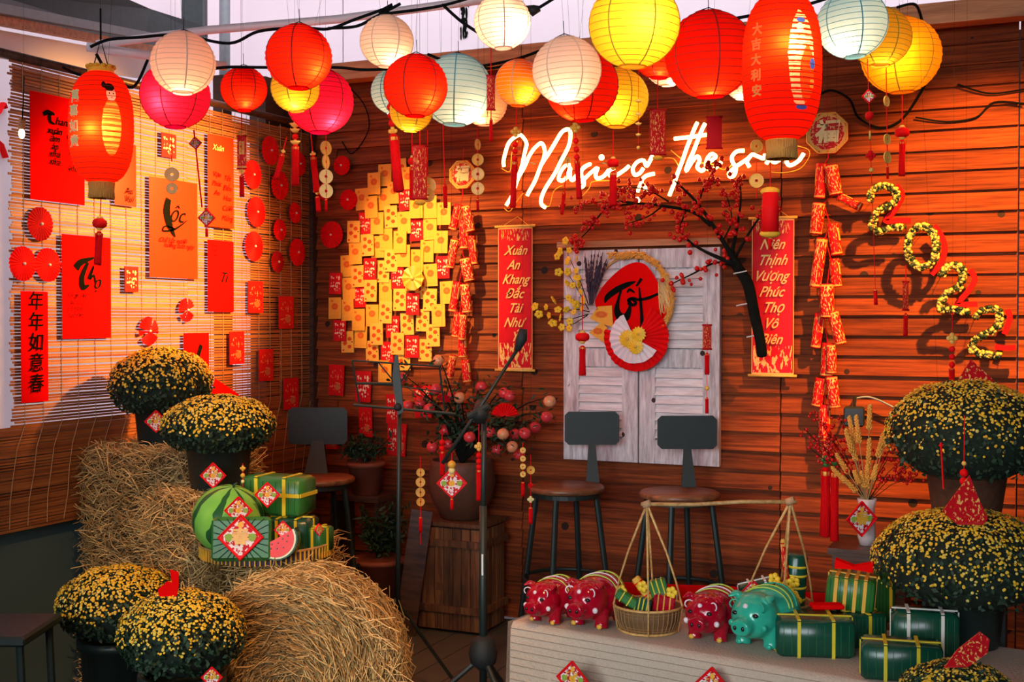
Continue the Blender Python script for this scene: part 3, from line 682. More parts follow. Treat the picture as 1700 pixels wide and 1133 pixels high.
# ---- 2022 in flowers
def yq(p, y): q = W(1420+p[0]/3.432, 290+p[1]/3.432, y); return q
DG = [('2', 'highest flower-covered digit two of the year 2022', [(85,145),(90,100),(130,70),(190,70),(235,110),(220,160),(170,190),(130,210),(100,260),(100,300),(135,325),(200,305),(270,300)], [[(235,60),(265,110),(255,150),(215,215),(175,265),(245,262),(315,262)]]),
 ('0', 'flower-covered digit zero of the year 2022', [(380+82*math.cos(t), 410+118*math.sin(t)) for t in np.linspace(-PI/2, 1.5*PI, 13)], [[(450,290),(490,350),(510,420),(490,500),(435,570)]]),
 ('2', 'third digit, a flower-covered two right of the zero', [(490,570),(520,530),(580,520),(615,570),(590,640),(530,670),(490,720),(490,770),(560,770),(640,785)], [[(655,540),(680,600),(640,670),(580,740),(640,740),(695,738)]]),
 ('2', 'lowest flower-covered digit two of the year 2022', [(685,810),(740,770),(810,775),(820,840),(780,890),(700,930),(665,970),(680,1010),(740,1025),(825,1035)], [[(865,770),(880,820),(850,910)], [(795,980),(850,988),(915,985)]])]
fl_t = [(0, 0, .004)]+[(math.cos(a)*.009, math.sin(a)*.009, .0) for a in np.linspace(0, 2*PI, 7)[:-1]]+[(0, 0, -.004)]
fl_f = [(0, 1+i, 1+(i+1) % 6) for i in range(6)]+[(7, 1+(i+1) % 6, 1+i) for i in range(6)]
for ch, label, P, Rr in DG:
    y = -.19; c = yq(P[len(P)//2], y); o = thing('flower_numeral', label, 'numeral', c, 0, 'digits of the year')
    pts = [Vector(p) for p in catmull([yq(p, y)-c for p in P], 6)]
    obj('moss_base', MB().tube(pts, .011, 8, True), 'leaf', o, True)
    M_ = []; ML = []
    for i in range(len(pts)-1):
        for k in range(7):
            q = pts[i].lerp(pts[i+1], random.random()); a = random.uniform(0, 2*PI); d = Vector((math.cos(a), -abs(math.sin(a))*1.2, math.sin(a*1.7))).normalized()
            (M_ if random.random() < .55 else ML).append(rmat(q+d*random.uniform(.010, .017), d, random.random()*6, (1.15, 1.15, 1.4)))
    np_obj('tiny_flowers', *scatter(fl_t, fl_f, M_), 'mum_flower_pale', o); np_obj('tiny_leaves', *scatter(fl_t, fl_f, ML), 'leaf', o)
    for rr in Rr:
        q = [Vector(p) for p in catmull([yq(p, -.13)-c for p in rr], 5)]
        obj('red_backing', MB().strip([(p.x, p.z) for p in q], [.022]*len(q), q[0].y-.012, q[0].y+.012), 'red', o)
    obj('wall_wire', MB().tube([pts[0], pts[0]+Vector((0, .17, .03))], .0012, 4).tube([pts[-1], pts[-1]+Vector((0, .17, 0))], .0012, 4), 'wire_dark', o)

# ---- firecracker strings
def crackers(top, items, label, y=-.09):
    c = W(top[0], top[1], y); o = thing('firecracker_string', label, 'decoration', c)
    zz = []
    for k, (x0, y0, x1, y1, r) in enumerate(items):
        a, b = W(x0, y0, y)-c, W(x1, y1, y)-c; off = Vector((0, -.03 if k % 2 else -.005, 0)); L_ = (b-a).length; rr = r*5.6/F
        mb = MB().lathe([(rr*.55, L_-.001), (rr*.55, L_-.004)][:0]+[(rr*.95, 0), (rr, .004), (rr, L_-.004), (rr*.95, L_), (rr*.6, L_-.004)], 14)
        q = (b-a).to_track_quat('Z', 'Y'); q2 = (a-b).to_track_quat('Z', 'Y')
        cr = obj('cracker', mb, 'cracker_gold' if k % 2 == 0 else 'cracker_paper', o, True, b+off, q2.to_euler()); zz.append(a+off)
    zz.sort(key=lambda p: -p.z); obj('cord', MB().tube([Vector((0, 0, .05)), Vector((0, 0, 0))]+[Vector((p.x*.5, -.01, p.z)) for p in zz], .0022, 5), 'red', o)
crackers((1375, 262), [(1365,272,1361,330,9), (1382,276,1390,325,10), (1392,326,1430,345,7), (1362,338,1356,390,10), (1382,372,1390,424,9), (1367,396,1355,478,9), (1385,430,1390,477,8), (1374,472,1375,528,11),
  (1362,520,1354,578,8), (1384,518,1398,572,9), (1376,570,1372,625,10), (1382,572,1382,620,8), (1364,628,1356,675,9), (1382,625,1388,677,9), (1370,672,1368,728,9), (1376,728,1374,760,7)],
  'long string of red and gold firecrackers right of the right scroll')
crackers((768, 330), [(763,340,752,382,8), (777,343,786,386,8), (770,366,771,414,8), (760,398,752,446,8), (783,392,788,440,7), (776,430,784,468,10), (760,468,752,518,8), (776,472,780,520,9), (762,518,757,560,8), (774,522,772,565,7),
  (768,556,769,594,8), (757,590,751,628,7), (773,598,777,635,8)], 'double string of red and gold firecrackers beside the envelope collage')

# ================================================================== LANTERNS
def lantern_paper(name, col, tcol=None, tr=.6): paper(name, col, tr, .8, tcol)
lantern_paper('paper_red', (.78, .003, .005), (.95, .022, .003)); lantern_paper('paper_pink', (.90, .56, .55), (1, .70, .52)); lantern_paper('paper_white', (.90, .70, .66), (1, .78, .62))
lantern_paper('paper_magenta', (.72, .006, .14), (.95, .012, .045)); lantern_paper('paper_yellow', (.88, .58, .04), (1, .52, .02)); lantern_paper('paper_orange', (.85, .18, .01), (1, .26, .01))
lantern_paper('paper_amber', (.90, .36, .01), (1, .34, .005)); lantern_paper('paper_blue', (.22, .58, .78), (.70, .78, .72)); lantern_paper('paper_peach', (.90, .55, .40), (1, .58, .28))
RIB = {'paper_red': 'rib_red', 'paper_magenta': 'rib_red', 'paper_blue': 'rib_blue', 'paper_yellow': 'rib_olive', 'paper_amber': 'rib_olive'}
mat('rib_red', (.30, .004, .004), .7, .1); mat('rib_blue', (.10, .40, .55), .7, .1); mat('rib_olive', (.48, .36, .03), .7, .1); mat('rib_tan', (.80, .62, .50), .7, .1)
def hang_line(o, a):   # thin clear line up to the ceiling
    h = 3.535-(o.location.z+a.z)
    if h > 0: obj('hanging_line', MB().tube([a, Vector(a)+Vector((0, 0, h))], .0004, 3), 'cable', o)
def lantern(px, py, rp, t, m, label, bulb=(0, -.1, -.45), power=1.6, tilt=(0, 0), cord=True):
    c = D(px, py, t); r = rp*t/F
    o = thing('paper_lantern', label, 'lantern', c, YAW, 'round paper lanterns on the light strings'); o.rotation_euler = (tilt[0], tilt[1], YAW+random.uniform(-.4, .4)*0)
    n = 15; prof = []; a0 = .30
    for i in range(n*2+1):
        a = a0+(PI-2*a0)*i/(2*n); k = 1.0 if i % 2 == 0 else .988
        prof.append((r*math.sin(a)*k, -r*.97*math.cos(a)))
    obj('shade', MB().openlathe(prof, 40), m, o, True)
    rib = RIB.get(m, 'rib_tan'); mb = MB()
    for i in range(n+1):
        a = a0+(PI-2*a0)*i/n; rr, z = r*math.sin(a)*1.001, -r*.97*math.cos(a); th = .0009
        mb.openlathe([(rr+th, z-th), (rr+th*1.6, z), (rr+th, z+th)], 36)
    obj('wire_ribs', mb, rib, o, kind='stuff')
    mb = MB(); ph0 = random.uniform(0, 1)
    for k in range(6):
        ph = ph0+k*PI/3; pts = []
        for i in range(19):
            a = a0+(PI-2*a0)*i/18; pts.append((r*1.004*math.sin(a)*math.cos(ph), r*1.004*math.sin(a)*math.sin(ph), -r*.974*math.cos(a)))
        mb.tube(pts, .0021, 4, flat=.6)
    obj('seams', mb, rib, o, kind='stuff')
    for s in (-1, 1):
        rr, z = r*math.sin(a0), s*r*.97*math.cos(a0); obj('end_ring', MB().openlathe([(rr, z-.003), (rr+.003, z), (rr, z+.003), (rr-.003, z), (rr, z-.003)], 28), m, o, True)
    b = Vector(bulb).normalized()*r*.70; top = Vector((0, 0, r*.95))
    obj('bulb', MB().ball(b, (.014, .014, .018), 10, 8), 'bulb_glow', o, True)
    obj('bulb_holder', MB().tube([b+Vector((0, 0, .016)), b+Vector((0, 0, .05))], .011, 8), 'bulb_cap', o, True)
    mb = MB().tube([b+Vector((0, 0, .05)), top*.8+b*.1, top+Vector((0, 0, .05))], .0012, 5)
    mb.tube([(-r*math.sin(a0), 0, top.z), (0, 0, top.z+.012), (r*math.sin(a0), 0, top.z)], .0014, 4)
    obj('hanger_wire', mb, 'cable', o); hang_line(o, top+Vector((0, 0, .05)))
    l = bpy.data.lights.new('bulb_light', 'POINT'); l.energy = power; l.color = (1, .70, .40); l.shadow_soft_size = .018
    lo = bpy.data.objects.new('bulb_light', l); COL.objects.link(lo); lo.parent = o; lo.location = b+Vector((0, -.002, -.024)); return o
LN = [
 (304, 105, 53, 3.7, 'paper_pink', 'pale pink round lantern in front of the magenta one, at left', (.05, -.2, -.72), 1.3),
 (291, 158, 57, 4.15, 'paper_magenta', 'magenta round lantern behind the pale pink one', (-.1, -.35, -.05), 1.6),
 (405, 148, 38, 4.3, 'paper_red', 'small red round lantern right of the pale pink one', (.15, -.4, -.35), 1.5),
 (496, 95, 55, 3.6, 'paper_red', 'large red round lantern over yellow and magenta ones', (.45, -.35, -.15), 1.6),
 (490, 147, 40, 3.95, 'paper_yellow', 'small yellow round lantern wedged under the red one', (0, -.3, -.3), 1.2),
 (531, 168, 56, 4.4, 'paper_magenta', 'magenta round lantern behind the small yellow one', (.4, -.4, -.45), 1.8),
 (642, 69, 44, 4.0, 'paper_white', 'white round lantern against the white wall, left of the middle', (.3, -.35, -.5), 1.3),
 (690, 143, 53, 3.8, 'paper_red', 'red round lantern in front of the pale blue lanterns', (.35, -.4, -.2), 1.7),
 (757, 150, 61, 4.25, 'paper_blue', 'large pale blue round lantern behind the red one', (.5, -.35, -.6), 1.5),
 (655, 152, 39, 4.45, 'paper_blue', 'small pale blue lantern mostly hidden left of the red one', (0, 0, -.4), 1.0),
 (683, 184, 36, 4.03, 'paper_yellow', 'yellow round lantern peeking out below the red one', (0, -.2, -.5), 1.3),
 (804, 172, 38, 4.6, 'paper_peach', 'peach round lantern behind the large blue one', (-.1, -.3, -.3), 1.3),
 (834, 36, 47, 3.8, 'paper_white', 'bright white round lantern at the top edge over the middle', (.35, -.4, -.1), 2.2),
 (862, 138, 40, 4.3, 'paper_orange', 'orange round lantern behind the white one', (.1, -.2, -.1), 1.3),
 (941, 117, 57, 3.6, 'paper_white', 'large white round lantern in front of a red one', (-.1, -.3, -.45), 1.6),
 (966, 143, 61, 4.1, 'paper_red', 'large red round lantern behind the large white one', (-.5, -.2, -.75), 1.2),
 (1025, 163, 51, 4.45, 'paper_yellow', 'yellow round lantern behind red, right of the neon sign M', (-.1, -.4, -.2), 1.5),
 (1053, 40, 75, 3.3, 'paper_yellow', 'largest yellow round lantern cut off by the top edge', (.1, -.45, .1), 2.6),
 (1095, 85, 47, 4.0, 'paper_red', 'red round lantern squeezed behind the largest yellow one', (0, -.3, -.4), 1.5),
 (1108, 106, 38, 4.5, 'paper_white', 'white lantern showing only its bottom between red lanterns', (.1, -.2, -.5), 2.0),
 (1178, 91, 74, 3.4, 'paper_red', 'largest red round lantern left of the oval lantern', (-.05, -.35, -.72), 1.6),
 (1232, 138, 28, 4.3, 'paper_white', 'small white lantern peeking out left of the oval lantern', (0, -.2, -.4), 2.0),
 (1415, 40, 58, 3.7, 'paper_blue', 'pale blue round lantern right of the oval lantern', (-.45, -.35, -.6), 2.0),
 (1462, 62, 50, 4.0, 'paper_yellow', 'yellow round lantern between blue and amber ones', (0, -.2, -.5), 1.0),
 (1496, 92, 65, 4.35, 'paper_amber', 'large amber round lantern, rightmost of all lanterns', (-.2, -.4, .05), 2.0)]
for px, py, rp, t, m, lab, b, pw in LN: lantern(px, py, rp, t, m, lab, b, pw*.85, (random.uniform(-.06, .06), random.uniform(-.1, .1)))

def silk(name, figs, rz, stripes):
    """red lantern silk with a print; figs = ellipses (angle, height, half angle, half height, colour, striped)"""
    m, nt, p = newmat(name); out = nt.nodes['Material Output']; nt.nodes.remove(p)
    tc = N(nt, 'ShaderNodeTexCoord'); sp = N(nt, 'ShaderNodeSeparateXYZ'); nt.links.new(tc.outputs['Object'], sp.inputs[0])
    a = math_(nt, 'ARCTAN2', sp.outputs[0], math_(nt, 'MULTIPLY', sp.outputs[1], -1)); h = math_(nt, 'DIVIDE', sp.outputs[2], rz)
    no = N(nt, 'ShaderNodeTexNoise'); no.inputs['Scale'].default_value = 60; nt.links.new(tc.outputs['Object'], no.inputs['Vector'])
    wob = math_(nt, 'MULTIPLY', math_(nt, 'SUBTRACT', no.outputs[0], .5), .5)
    st = math_(nt, 'GREATER_THAN', math_(nt, 'ADD', math_(nt, 'SINE', math_(nt, 'MULTIPLY', h, stripes)), math_(nt, 'MULTIPLY', wob, 3)), -.35)
    c = (.80, .003, .003); t = (.95, .025, .003)
    for (ca, ch, ra, rh, col, striped) in figs:
        x = math_(nt, 'DIVIDE', math_(nt, 'SUBTRACT', a, ca), ra); y = math_(nt, 'DIVIDE', math_(nt, 'SUBTRACT', h, ch), rh)
        d = math_(nt, 'ADD', math_(nt, 'ADD', math_(nt, 'MULTIPLY', x, x), math_(nt, 'MULTIPLY', y, y)), wob if striped else 0.0)
        f = math_(nt, 'LESS_THAN', d, 1.0)
        if striped: f = math_(nt, 'MULTIPLY', f, st)
        c = mixc(nt, f, c, col); t = mixc(nt, f, t, col)
    D_ = N(nt, 'ShaderNodeBsdfDiffuse'); T_n = N(nt, 'ShaderNodeBsdfTranslucent'); nt.links.new(c, D_.inputs[0]); nt.links.new(t, T_n.inputs[0])
    mx = N(nt, 'ShaderNodeMixShader'); mx.inputs[0].default_value = .5
    nt.links.new(D_.outputs[0], mx.inputs[1]); nt.links.new(T_n.outputs[0], mx.inputs[2]); nt.links.new(mx.outputs[0], out.inputs[0])
G_ = (.90, .38, .06); Y_ = (.95, .68, .30); OR = (.85, .10, .012); BK = (.01, .008, .008); SK = (.95, .50, .38); BL = (.04, .10, .50)
silk('silk_left', [(.66, -.05, .32, .50, OR, False), (.66, -.05, .31, .49, G_, True), (.66, .52, .16, .13, SK, False), (.62, .64, .18, .07, BK, False), (.42, .68, .08, .06, BK, False), (.60, .53, .022, .016, BK, False), (.74, .53, .022, .016, BK, False), (.67, .46, .025, .010, (.6, .01, .01), False)], 188*3.5/F/2, 62)
silk('silk_right', [(.30, .02, .36, .62, Y_, True), (.46, -.18, .22, .36, OR, True), (.30, .52, .13, .035, BL, False), (.26, .42, .10, .06, SK, False), (.62, -.04, .09, .07, BL, False), (.62, -.30, .08, .08, G_, True), (.36, -.60, .18, .030, BL, False)], 250*3.0/F/2, 90)
paper('silk_gold', (.90, .48, .12), .5, .6, (1, .55, .15)); paper('silk_orange', (.85, .22, .03), .5, .6, (1, .28, .04)); paper('silk_pale', (.90, .62, .30), .5, .6, (1, .7, .3)); paper('silk_blue', (.05, .15, .55), .4, .6); paper('silk_skin', (.90, .55, .40), .5, .6)
paper('lantern_silk', (.80, .003, .003), .45, .4, (.95, .025, .003))
def oval(px, py, wp, hp, t, label, bulb, power, silkm):
    c = D(px, py, t); rx, rz = wp*t/F/2, hp*t/F/2
    o = thing('oval_lantern', label, 'lantern', c, YAW, 'tall oval silk lanterns'); p = 2.6; prof = []
    for i in range(27):
        h = -.97+1.94*i/26; k = (1-abs(h)**p)**(1/p); prof.append((rx*k, h*rz))
    obj('shade', MB().openlathe(prof, 48), silkm, o, True)
    mb = MB()
    for i in range(22):
        h = -.93+1.86*i/21; k = (1-abs(h)**p)**(1/p); mb.openlathe([(rx*k+.0006, h*rz-.0008), (rx*k+.0015, h*rz), (rx*k+.0006, h*rz+.0008)], 40)
    obj('wire_ribs', mb, 'rib_red', o, kind='stuff')
    rr = prof[-1][0]*1.05
    mb = MB().openlathe([(rr, .965*rz), (rr*1.05, .975*rz), (rr*1.02, .97*rz+.018), (rr*.6, .97*rz+.02)], 24)
    for k in range(12): mb.ball((rr*math.cos(k*PI/6), rr*math.sin(k*PI/6), .97*rz+.016), (.009, .009, .006), 6, 4)
    obj('top_cap', mb, 'fringe_gold', o, True)
    obj('bottom_cap', MB().openlathe([(rr*.6, -.985*rz), (rr, -.985*rz), (rr, -.955*rz)], 24), 'fringe_gold', o, True)
    M_ = []
    for k in range(150):
        a = k*2*PI/150; M_.append(rmat((rr*.95*math.cos(a), rr*.95*math.sin(a), -.975*rz-.022), (random.uniform(-.1, .1), random.uniform(-.1, .1), 1), 0, (1, 1, 1)))
    T = MB().box((0, 0, 0), (.0035, .0035, .046)); np_obj('fringe', *scatter(T.v, T.f, M_), 'silk_gold', o)
    obj('hanger_wire', MB().tube([(-rr*.7, 0, rz), (0, 0, rz+.09), (rr*.7, 0, rz)], .0022, 5).tube([(0, 0, rz+.09), (0, 0, rz+.18)], .003, 5), 'cable', o); hang_line(o, Vector((0, 0, rz+.18)))
    b = Vector(bulb)*rx*1.15
    obj('bulb', MB().ball(b, (.010, .010, .045), 10, 8), 'bulb_glow', o, True)
    l = bpy.data.lights.new('bulb_light', 'POINT'); l.energy = power*.36; l.color = (1, .66, .34); l.shadow_soft_size = .02
    lo = bpy.data.objects.new('bulb_light', l); COL.objects.link(lo); lo.parent = o; lo.location = b+Vector((0, -.02, 0))
    return o, rx, rz
def glyphs(o, rx, rz, s, ang, hs, size, m='silk_gold', grow=1.03):
    for ch, h in zip(s, hs):
        k = (1-abs(h)**2.6)**(1/2.6); text(ch, size, (rx*k*grow*math.sin(ang), -rx*k*grow*math.cos(ang), h*rz), m, o, .0, .001, (PI/2, 0, ang))
o, rx, rz = oval(168, 212, 104, 188, 3.5, 'red oval lantern with gold characters and a robed figure, at left', (.0, -.55, -.15), 6.5, 'silk_left')
glyphs(o, rx, rz, '萬事如意', -.58, (.46, .20, -.06, -.32), .038, 'pale_gold')
o, rx, rz = oval(1298, 112, 130, 250, 3.0, 'large red oval lantern with gold prints, cut off by the top edge', (-.05, -.5, .38), 6.5, 'silk_right')
glyphs(o, rx, rz, '大吉大利安', -.88, (.42, .22, .02, -.18, -.38), .030)

# ================================================================== POLES, CABLES
tag(obj('support_pole', MB().tube([D(145, 78, 4.3), D(375, 110, 4.6)], .017, 12), 'white_pole', smooth=True), 'short white pole from which the left lanterns hang', 'pole')
tag(obj('support_pole', MB().tube([D(160, 74, 4.45), D(345, 50, 4.55), D(560, 32, 4.5), D(800, 0, 4.4), D(960, -22, 4.3)], .016, 12), 'white_pole', smooth=True), 'long white pole rising to the top edge at the middle', 'pole')
def cable(pts, label, r=.0055, name='light_cable', m='cable'):
    P = [Vector(p) for p in catmull([D(*q) if q[2] > 0 else W(*q) for q in pts], 6)]
    return tag(obj(name, MB().tube(P, r, 6), m, smooth=True), label, 'cable')
cable([(150, 78, 4.25), (180, 66, 4.25), (230, 62, 4.25), (300, 58, 4.3), (380, 72, 4.3), (430, 52, 4.3), (500, 46, 4.3), (545, 48, 4.3), (590, 32, 4.3), (640, 14, 4.3), (650, 8, 4.3), (630, 22, 4.3), (680, 18, 4.3), (740, 8, 4.3), (800, -10, 4.3)], 'black light cable looped along the long white pole')
cable([(545, 47, 4.32), (590, 44, 4.3), (620, 30, 4.3), (665, 6, 4.3)], 'short black cable strand beside the pole loop')
cable([(250, 95, 4.2), (300, 122, 4.2), (370, 112, 4.2), (440, 112, 4.2), (555, 112, 4.3), (610, 116, 4.3), (700, 112, 4.3), (780, 112, 4.4), (850, 100, 4.4), (895, 85, 4.4)], 'black cable running behind the middle lantern row')
cable([(160, 90, 4.0), (180, 120, 4.05), (220, 145, 4.1), (245, 100, 4.15)], 'thin black cable looping right of the oval lantern at left')
cable([(710, 90, 4.2), (760, 108, 4.2), (820, 113, 4.3), (870, 95, 4.3)], 'black cable sagging in front of the blue lantern')
cable([(735, 8, 4.3), (765, 35, 4.2), (795, 55, 4.1)], 'black cable dropping to the bright white lantern')
cable([(860, 25, 4.1), (885, 18, 4.1), (925, -6, 4.1)], 'black cable with a connector at the top edge')
tag(obj('cable_connector', MB().tube([D(872, 12, 4.1), D(885, 18, 4.1), D(896, 14, 4.1)], [.006, .020, .010], 8), 'black_rubber', smooth=True), 'black wedge-shaped connector on the cable at the top edge', 'connector')
cable([(1195, 35, 3.9), (1235, 28, 3.9), (1330, 10, 3.9), (1380, -5, 3.9)], 'black cable passing behind the large oval lantern')
cable([(1490, 12, 4.3), (1520, 8, 4.4), (1532, 40, 4.5)], 'black cable hooked over the amber lantern')
cable([(1355, 160, -.037), (1380, 150, -.037), (1410, 165, -.037), (1425, 195, -.037), (1460, 212, -.037), (1495, 200, -.037), (1525, 160, -.037), (1550, 110, -.037)], 'black cable sagging across the planks under the blue lantern')
cable([(1520, 195, -.037), (1570, 202, -.037), (1620, 195, -.037), (1650, 170, -.037), (1700, 172, -.037)], 'dark cable hanging on the planks at the far right', .004)
cable([(1590, 140, -.037), (1640, 155, -.037), (1690, 150, -.037), (1740, 140, -.037)], 'thin dark cable along the top right planks', .004)
cable([(580, 145, -.04), (605, 175, -.04), (612, 215, -.04), (585, 255, -.04), (568, 235, -.04)], 'thin black cable looped on the wall above the rosettes', .003)
cable([(105, 112, 4.2), (125, 122, 4.3), (140, 126, 4.3)], 'black cable tied round the blind head', .005)
b = thing('string_bulb', 'small bare bulb glowing in front of the blind at far left', 'bulb', D(36, 222, 4.2), YAW)
obj('bulb', MB().ball((0, 0, 0), (.011, .011, .018), 10, 8), 'floor_bulb', b, True); obj('socket', MB().tube([(0, 0, .015), (.003, 0, .05)], .012, 8), 'trim_wood', b, True)
obj('wire', MB().tube([(.003, 0, .05), (.01, 0, .20)], .002, 5), 'cable', b); hang_line(b, Vector((.01, 0, .2)))

# ================================================================== HANGING ORNAMENTS
def orn(px, t, spec, label, name='hanging_ornament', cat='ornament', ytop=None, y0=None, slope=0):
    ys = [s[1] for s in spec]; y0 = min(ys); c = D(px, y0, t); k = t/F
    o = thing(name, label, cat, c, YAW); o.rotation_euler = (0, slope, YAW)
    z = lambda y: (y0-y)*k
    hang_line(o, Vector((0, 0, 0)))
    for s in spec:
        kd = s[0]
        if kd == 'string': obj('string', MB().tube([(0, 0, z(s[1])), (0, 0, z(s[2]))], (s[3] if len(s) > 3 else .9)*k, 5), 'red', o)
        elif kd == 'bead': obj('bead', MB().ball((0, 0, z(s[1])), s[2]*k, 12, 8), s[3] if len(s) > 3 else 'red', o, True)
        elif kd == 'coin':
            r = s[2]*k; yaw = s[3] if len(s) > 3 else 0; mb = MB(); n = 20
            R3 = Matrix.Rotation(yaw, 4, 'Z'); V = []; Fc = []
            for y in (-.0015, .0015):
                for rr in (r*.22, r*.85, r):
                    for i in range(n): V.append(R3 @ Vector((rr*math.cos(2*PI*i/n), y*(1.6 if rr > r*.9 else 1), z(s[1])*1.0+rr*math.sin(2*PI*i/n))))
            for i in range(n):
                j = (i+1) % n
                for b0 in (0, 3*n): Fc += [(b0+i, b0+j, b0+n+j, b0+n+i), (b0+n+i, b0+n+j, b0+2*n+j, b0+2*n+i)]
                Fc += [(2*n+i, 2*n+j, 5*n+j, 5*n+i), (i, j, 3*n+j, 3*n+i)]
            mb.add(V, Fc); obj('coin', mb, s[4] if len(s) > 4 else 'gold', o)
        elif kd == 'tassel':
            a, b2, w_ = z(s[1]), z(s[2]), s[3]*k; 
            tt = obj('tassel', MB().lathe([(w_*.3, b2), (w_*.62, b2+.006), (w_*.5, (a+b2)/2), (w_*.42, a-.02*(a-b2)-.004), (w_*.25, a)][::1], 12), 'red_tassel', o, True)
            M_ = [rmat((w_*.5*math.cos(q), w_*.5*math.sin(q), (a+b2)/2-.004), (random.uniform(-.03, .03), random.uniform(-.03, .03), 1)) for q in np.linspace(0, 2*PI, 19)[:-1]]
            T = MB().box((0, 0, 0), (.0016, .0016, abs(a-b2)*.96)); np_obj('threads', *scatter(T.v, T.f, M_), 'red_tassel', tt)
            obj('tie', MB().tube([(0, 0, a-(a-b2)*.12), (0, 0, a-(a-b2)*.06)], w_*.46, 10), 'gold', o, True)
        elif kd == 'scroll':
            a, b2, w_ = z(s[1]), z(s[2]), s[3]*k; yaw = s[5] if len(s) > 5 else 0
            q = link('banner', curved(w_, a-b2, .004, s[4] if len(s) > 4 else 'small_banner_cloth'), o, (0, 0, (a+b2)/2), (0, 0, yaw))
            for zz in (a, b2): obj('rod', MB().tube([(-w_/2*1.12, 0, zz), (w_/2*1.12, 0, zz)], .9*k*1.8, 6), 'dark_red', o, True, None, (0, 0, yaw))
        elif kd == 'ball':
            obj('mini_lantern', MB().lathe([(s[2]*k*.5, z(s[1])-s[3]*k), (s[2]*k*.92, z(s[1])-s[3]*k*.6), (s[2]*k, z(s[1])), (s[2]*k*.92, z(s[1])+s[3]*k*.6), (s[2]*k*.5, z(s[1])+s[3]*k)], 14), 'red', o, True)
            for sg in (-1, 1): obj('gold_cap', MB().tube([(0, 0, z(s[1])+sg*s[3]*k), (0, 0, z(s[1])+sg*(s[3]+4)*k)], [s[2]*k*.5, s[2]*k*.25][::1], 10), 'gold', o, True)
        elif kd == 'ingot':
            w_ = s[2]*k; obj('gold_ingot', MB().ball((0, 0, z(s[1])+w_*.25), (w_*.38, w_*.3, w_*.38), 10, 6).add(*(lambda b: (b.v, b.f))(MB().lathe([(w_*.4, -w_*.35), (w_*.75, 0), (w_*1.0, w_*.35), (w_*.85, w_*.30), (w_*.4, w_*.1)], 14, (0, 0, z(s[1])), None, 1, .5))), 'gold', o, True)
        elif kd == 'knot':
            w_ = s[2]*k; mb = MB()
            for q in range(4):
                a = q*PI/2; mb.ball((w_*.55*math.cos(a), 0, z(s[1])+w_*.55*math.sin(a)), (w_*.45, w_*.2, w_*.45), 8, 6)
            obj('knot', mb.ball((0, 0, z(s[1])), w_*.4, 8, 6), s[3] if len(s) > 3 else 'gold', o, True)
        elif kd == 'patch':
            r = s[2]*k; me_ = mkmesh('patch', *(lambda b: (b.v, b.f))(MB().prism([(0, r), (r, 0), (0, -r), (-r, 0)], -.004, .004)), 'patch_cloth')
            link('patch', me_, o, (0, 0, z(s[1])))
            obj('patch_border', MB().tube([(0, 0, r), (r, 0, 0), (0, 0, -r), (-r, 0, 0), (0, 0, r)], 1.5*k, 6), 'red', o, False, (0, 0, z(s[1])))
        elif kd == 'puff':
            obj('trim_fringe', MB().ball((0, 0, z(s[1])), (s[2]*k, s[2]*k*.5, s[3]*k), 12, 8), 'fringe_gold', o, True)
        elif kd == 'block':
            obj('tassel_body', MB().tube([(0, 0, z(s[1])), (0, 0, z((s[1]+s[2])/2)), (0, 0, z(s[2]))], [s[3]*k*.48, s[3]*k*.5, s[3]*k*.52], 16), 'red', o, True)
    return o
orn(401, 4.6, [('string', 186, 222), ('knot', 222, 7), ('scroll', 226, 280, 15, 'cracker_gold'), ('knot', 284, 6), ('tassel', 290, 326, 7)], 'red banner charm with gold knots, under the small red lantern')
orn(490, 4.4, [('string', 180, 200), ('ingot', 192, 7), ('ingot', 208, 10), ('ingot', 217, 9), ('bead', 227, 5), ('ingot', 237, 9), ('tassel', 240, 308, 11)], 'string of gold ingots ending in a thick red tassel, under the yellow lantern')
orn(476, 4.15, [('string', 228, 255), ('knot', 252, 4), ('tassel', 255, 300, 8)], 'thin red tassel swinging left of the gold ingot string', slope=.25)
orn(516, 4.7, [('string', 223, 255), ('knot', 256, 5), ('tassel', 258, 320, 9), ('knot', 318, 6), ('tassel', 326, 352, 7)], 'red cord charm with two gold knots left of the gold coins', slope=-.10)
orn(541, 4.7, [('string', 223, 345), ('coin', 246, 12, .9), ('coin', 269, 12, 1.25), ('coin', 293, 12, .5, 'pale_gold'), ('coin', 317, 12, .5, 'pale_gold'), ('tassel', 330, 350, 4)], 'string of four pale gold coins near the corner')
orn(646, 4.2, [('knot', 158, 9, 'strap_orange'), ('bead', 178, 6), ('bead', 192, 6), ('bead', 205, 6), ('knot', 218, 8, 'strap_orange'), ('string', 158, 220), ('tassel', 222, 320, 15)], 'red beads and a long thick tassel left of the red scroll banner', slope=-.10)
orn(697, 4.6, [('string', 214, 242), ('scroll', 242, 330, 24, 'small_banner_cloth', .2), ('puff', 336, 10, 5)], 'red patterned banner hanging before the top of the envelope collage')
orn(710, 4.7, [('string', 216, 292), ('coin', 308, 14, .2), ('coin', 324, 12, -.3, 'gold')], 'two gold coins right of the red patterned banner')
orn(684, 4.65, [('string', 214, 256), ('ball', 268, 7, 6), ('tassel', 276, 332, 8)], 'small red ball charm left of the red patterned banner')
orn(735, 4.5, [('bead', 196, 4), ('string', 196, 305), ('tassel', 305, 345, 6)], 'long thin red cord with small tassel left of the small octagon', slope=-.03)
orn(793, 4.9, [('string', 208, 340), ('coin', 240, 9, 1.1), ('coin', 265, 10, .2), ('coin', 289, 11, 0), ('coin', 313, 11, 0), ('tassel', 330, 348, 4)], 'string of four gold coins over the small octagon')
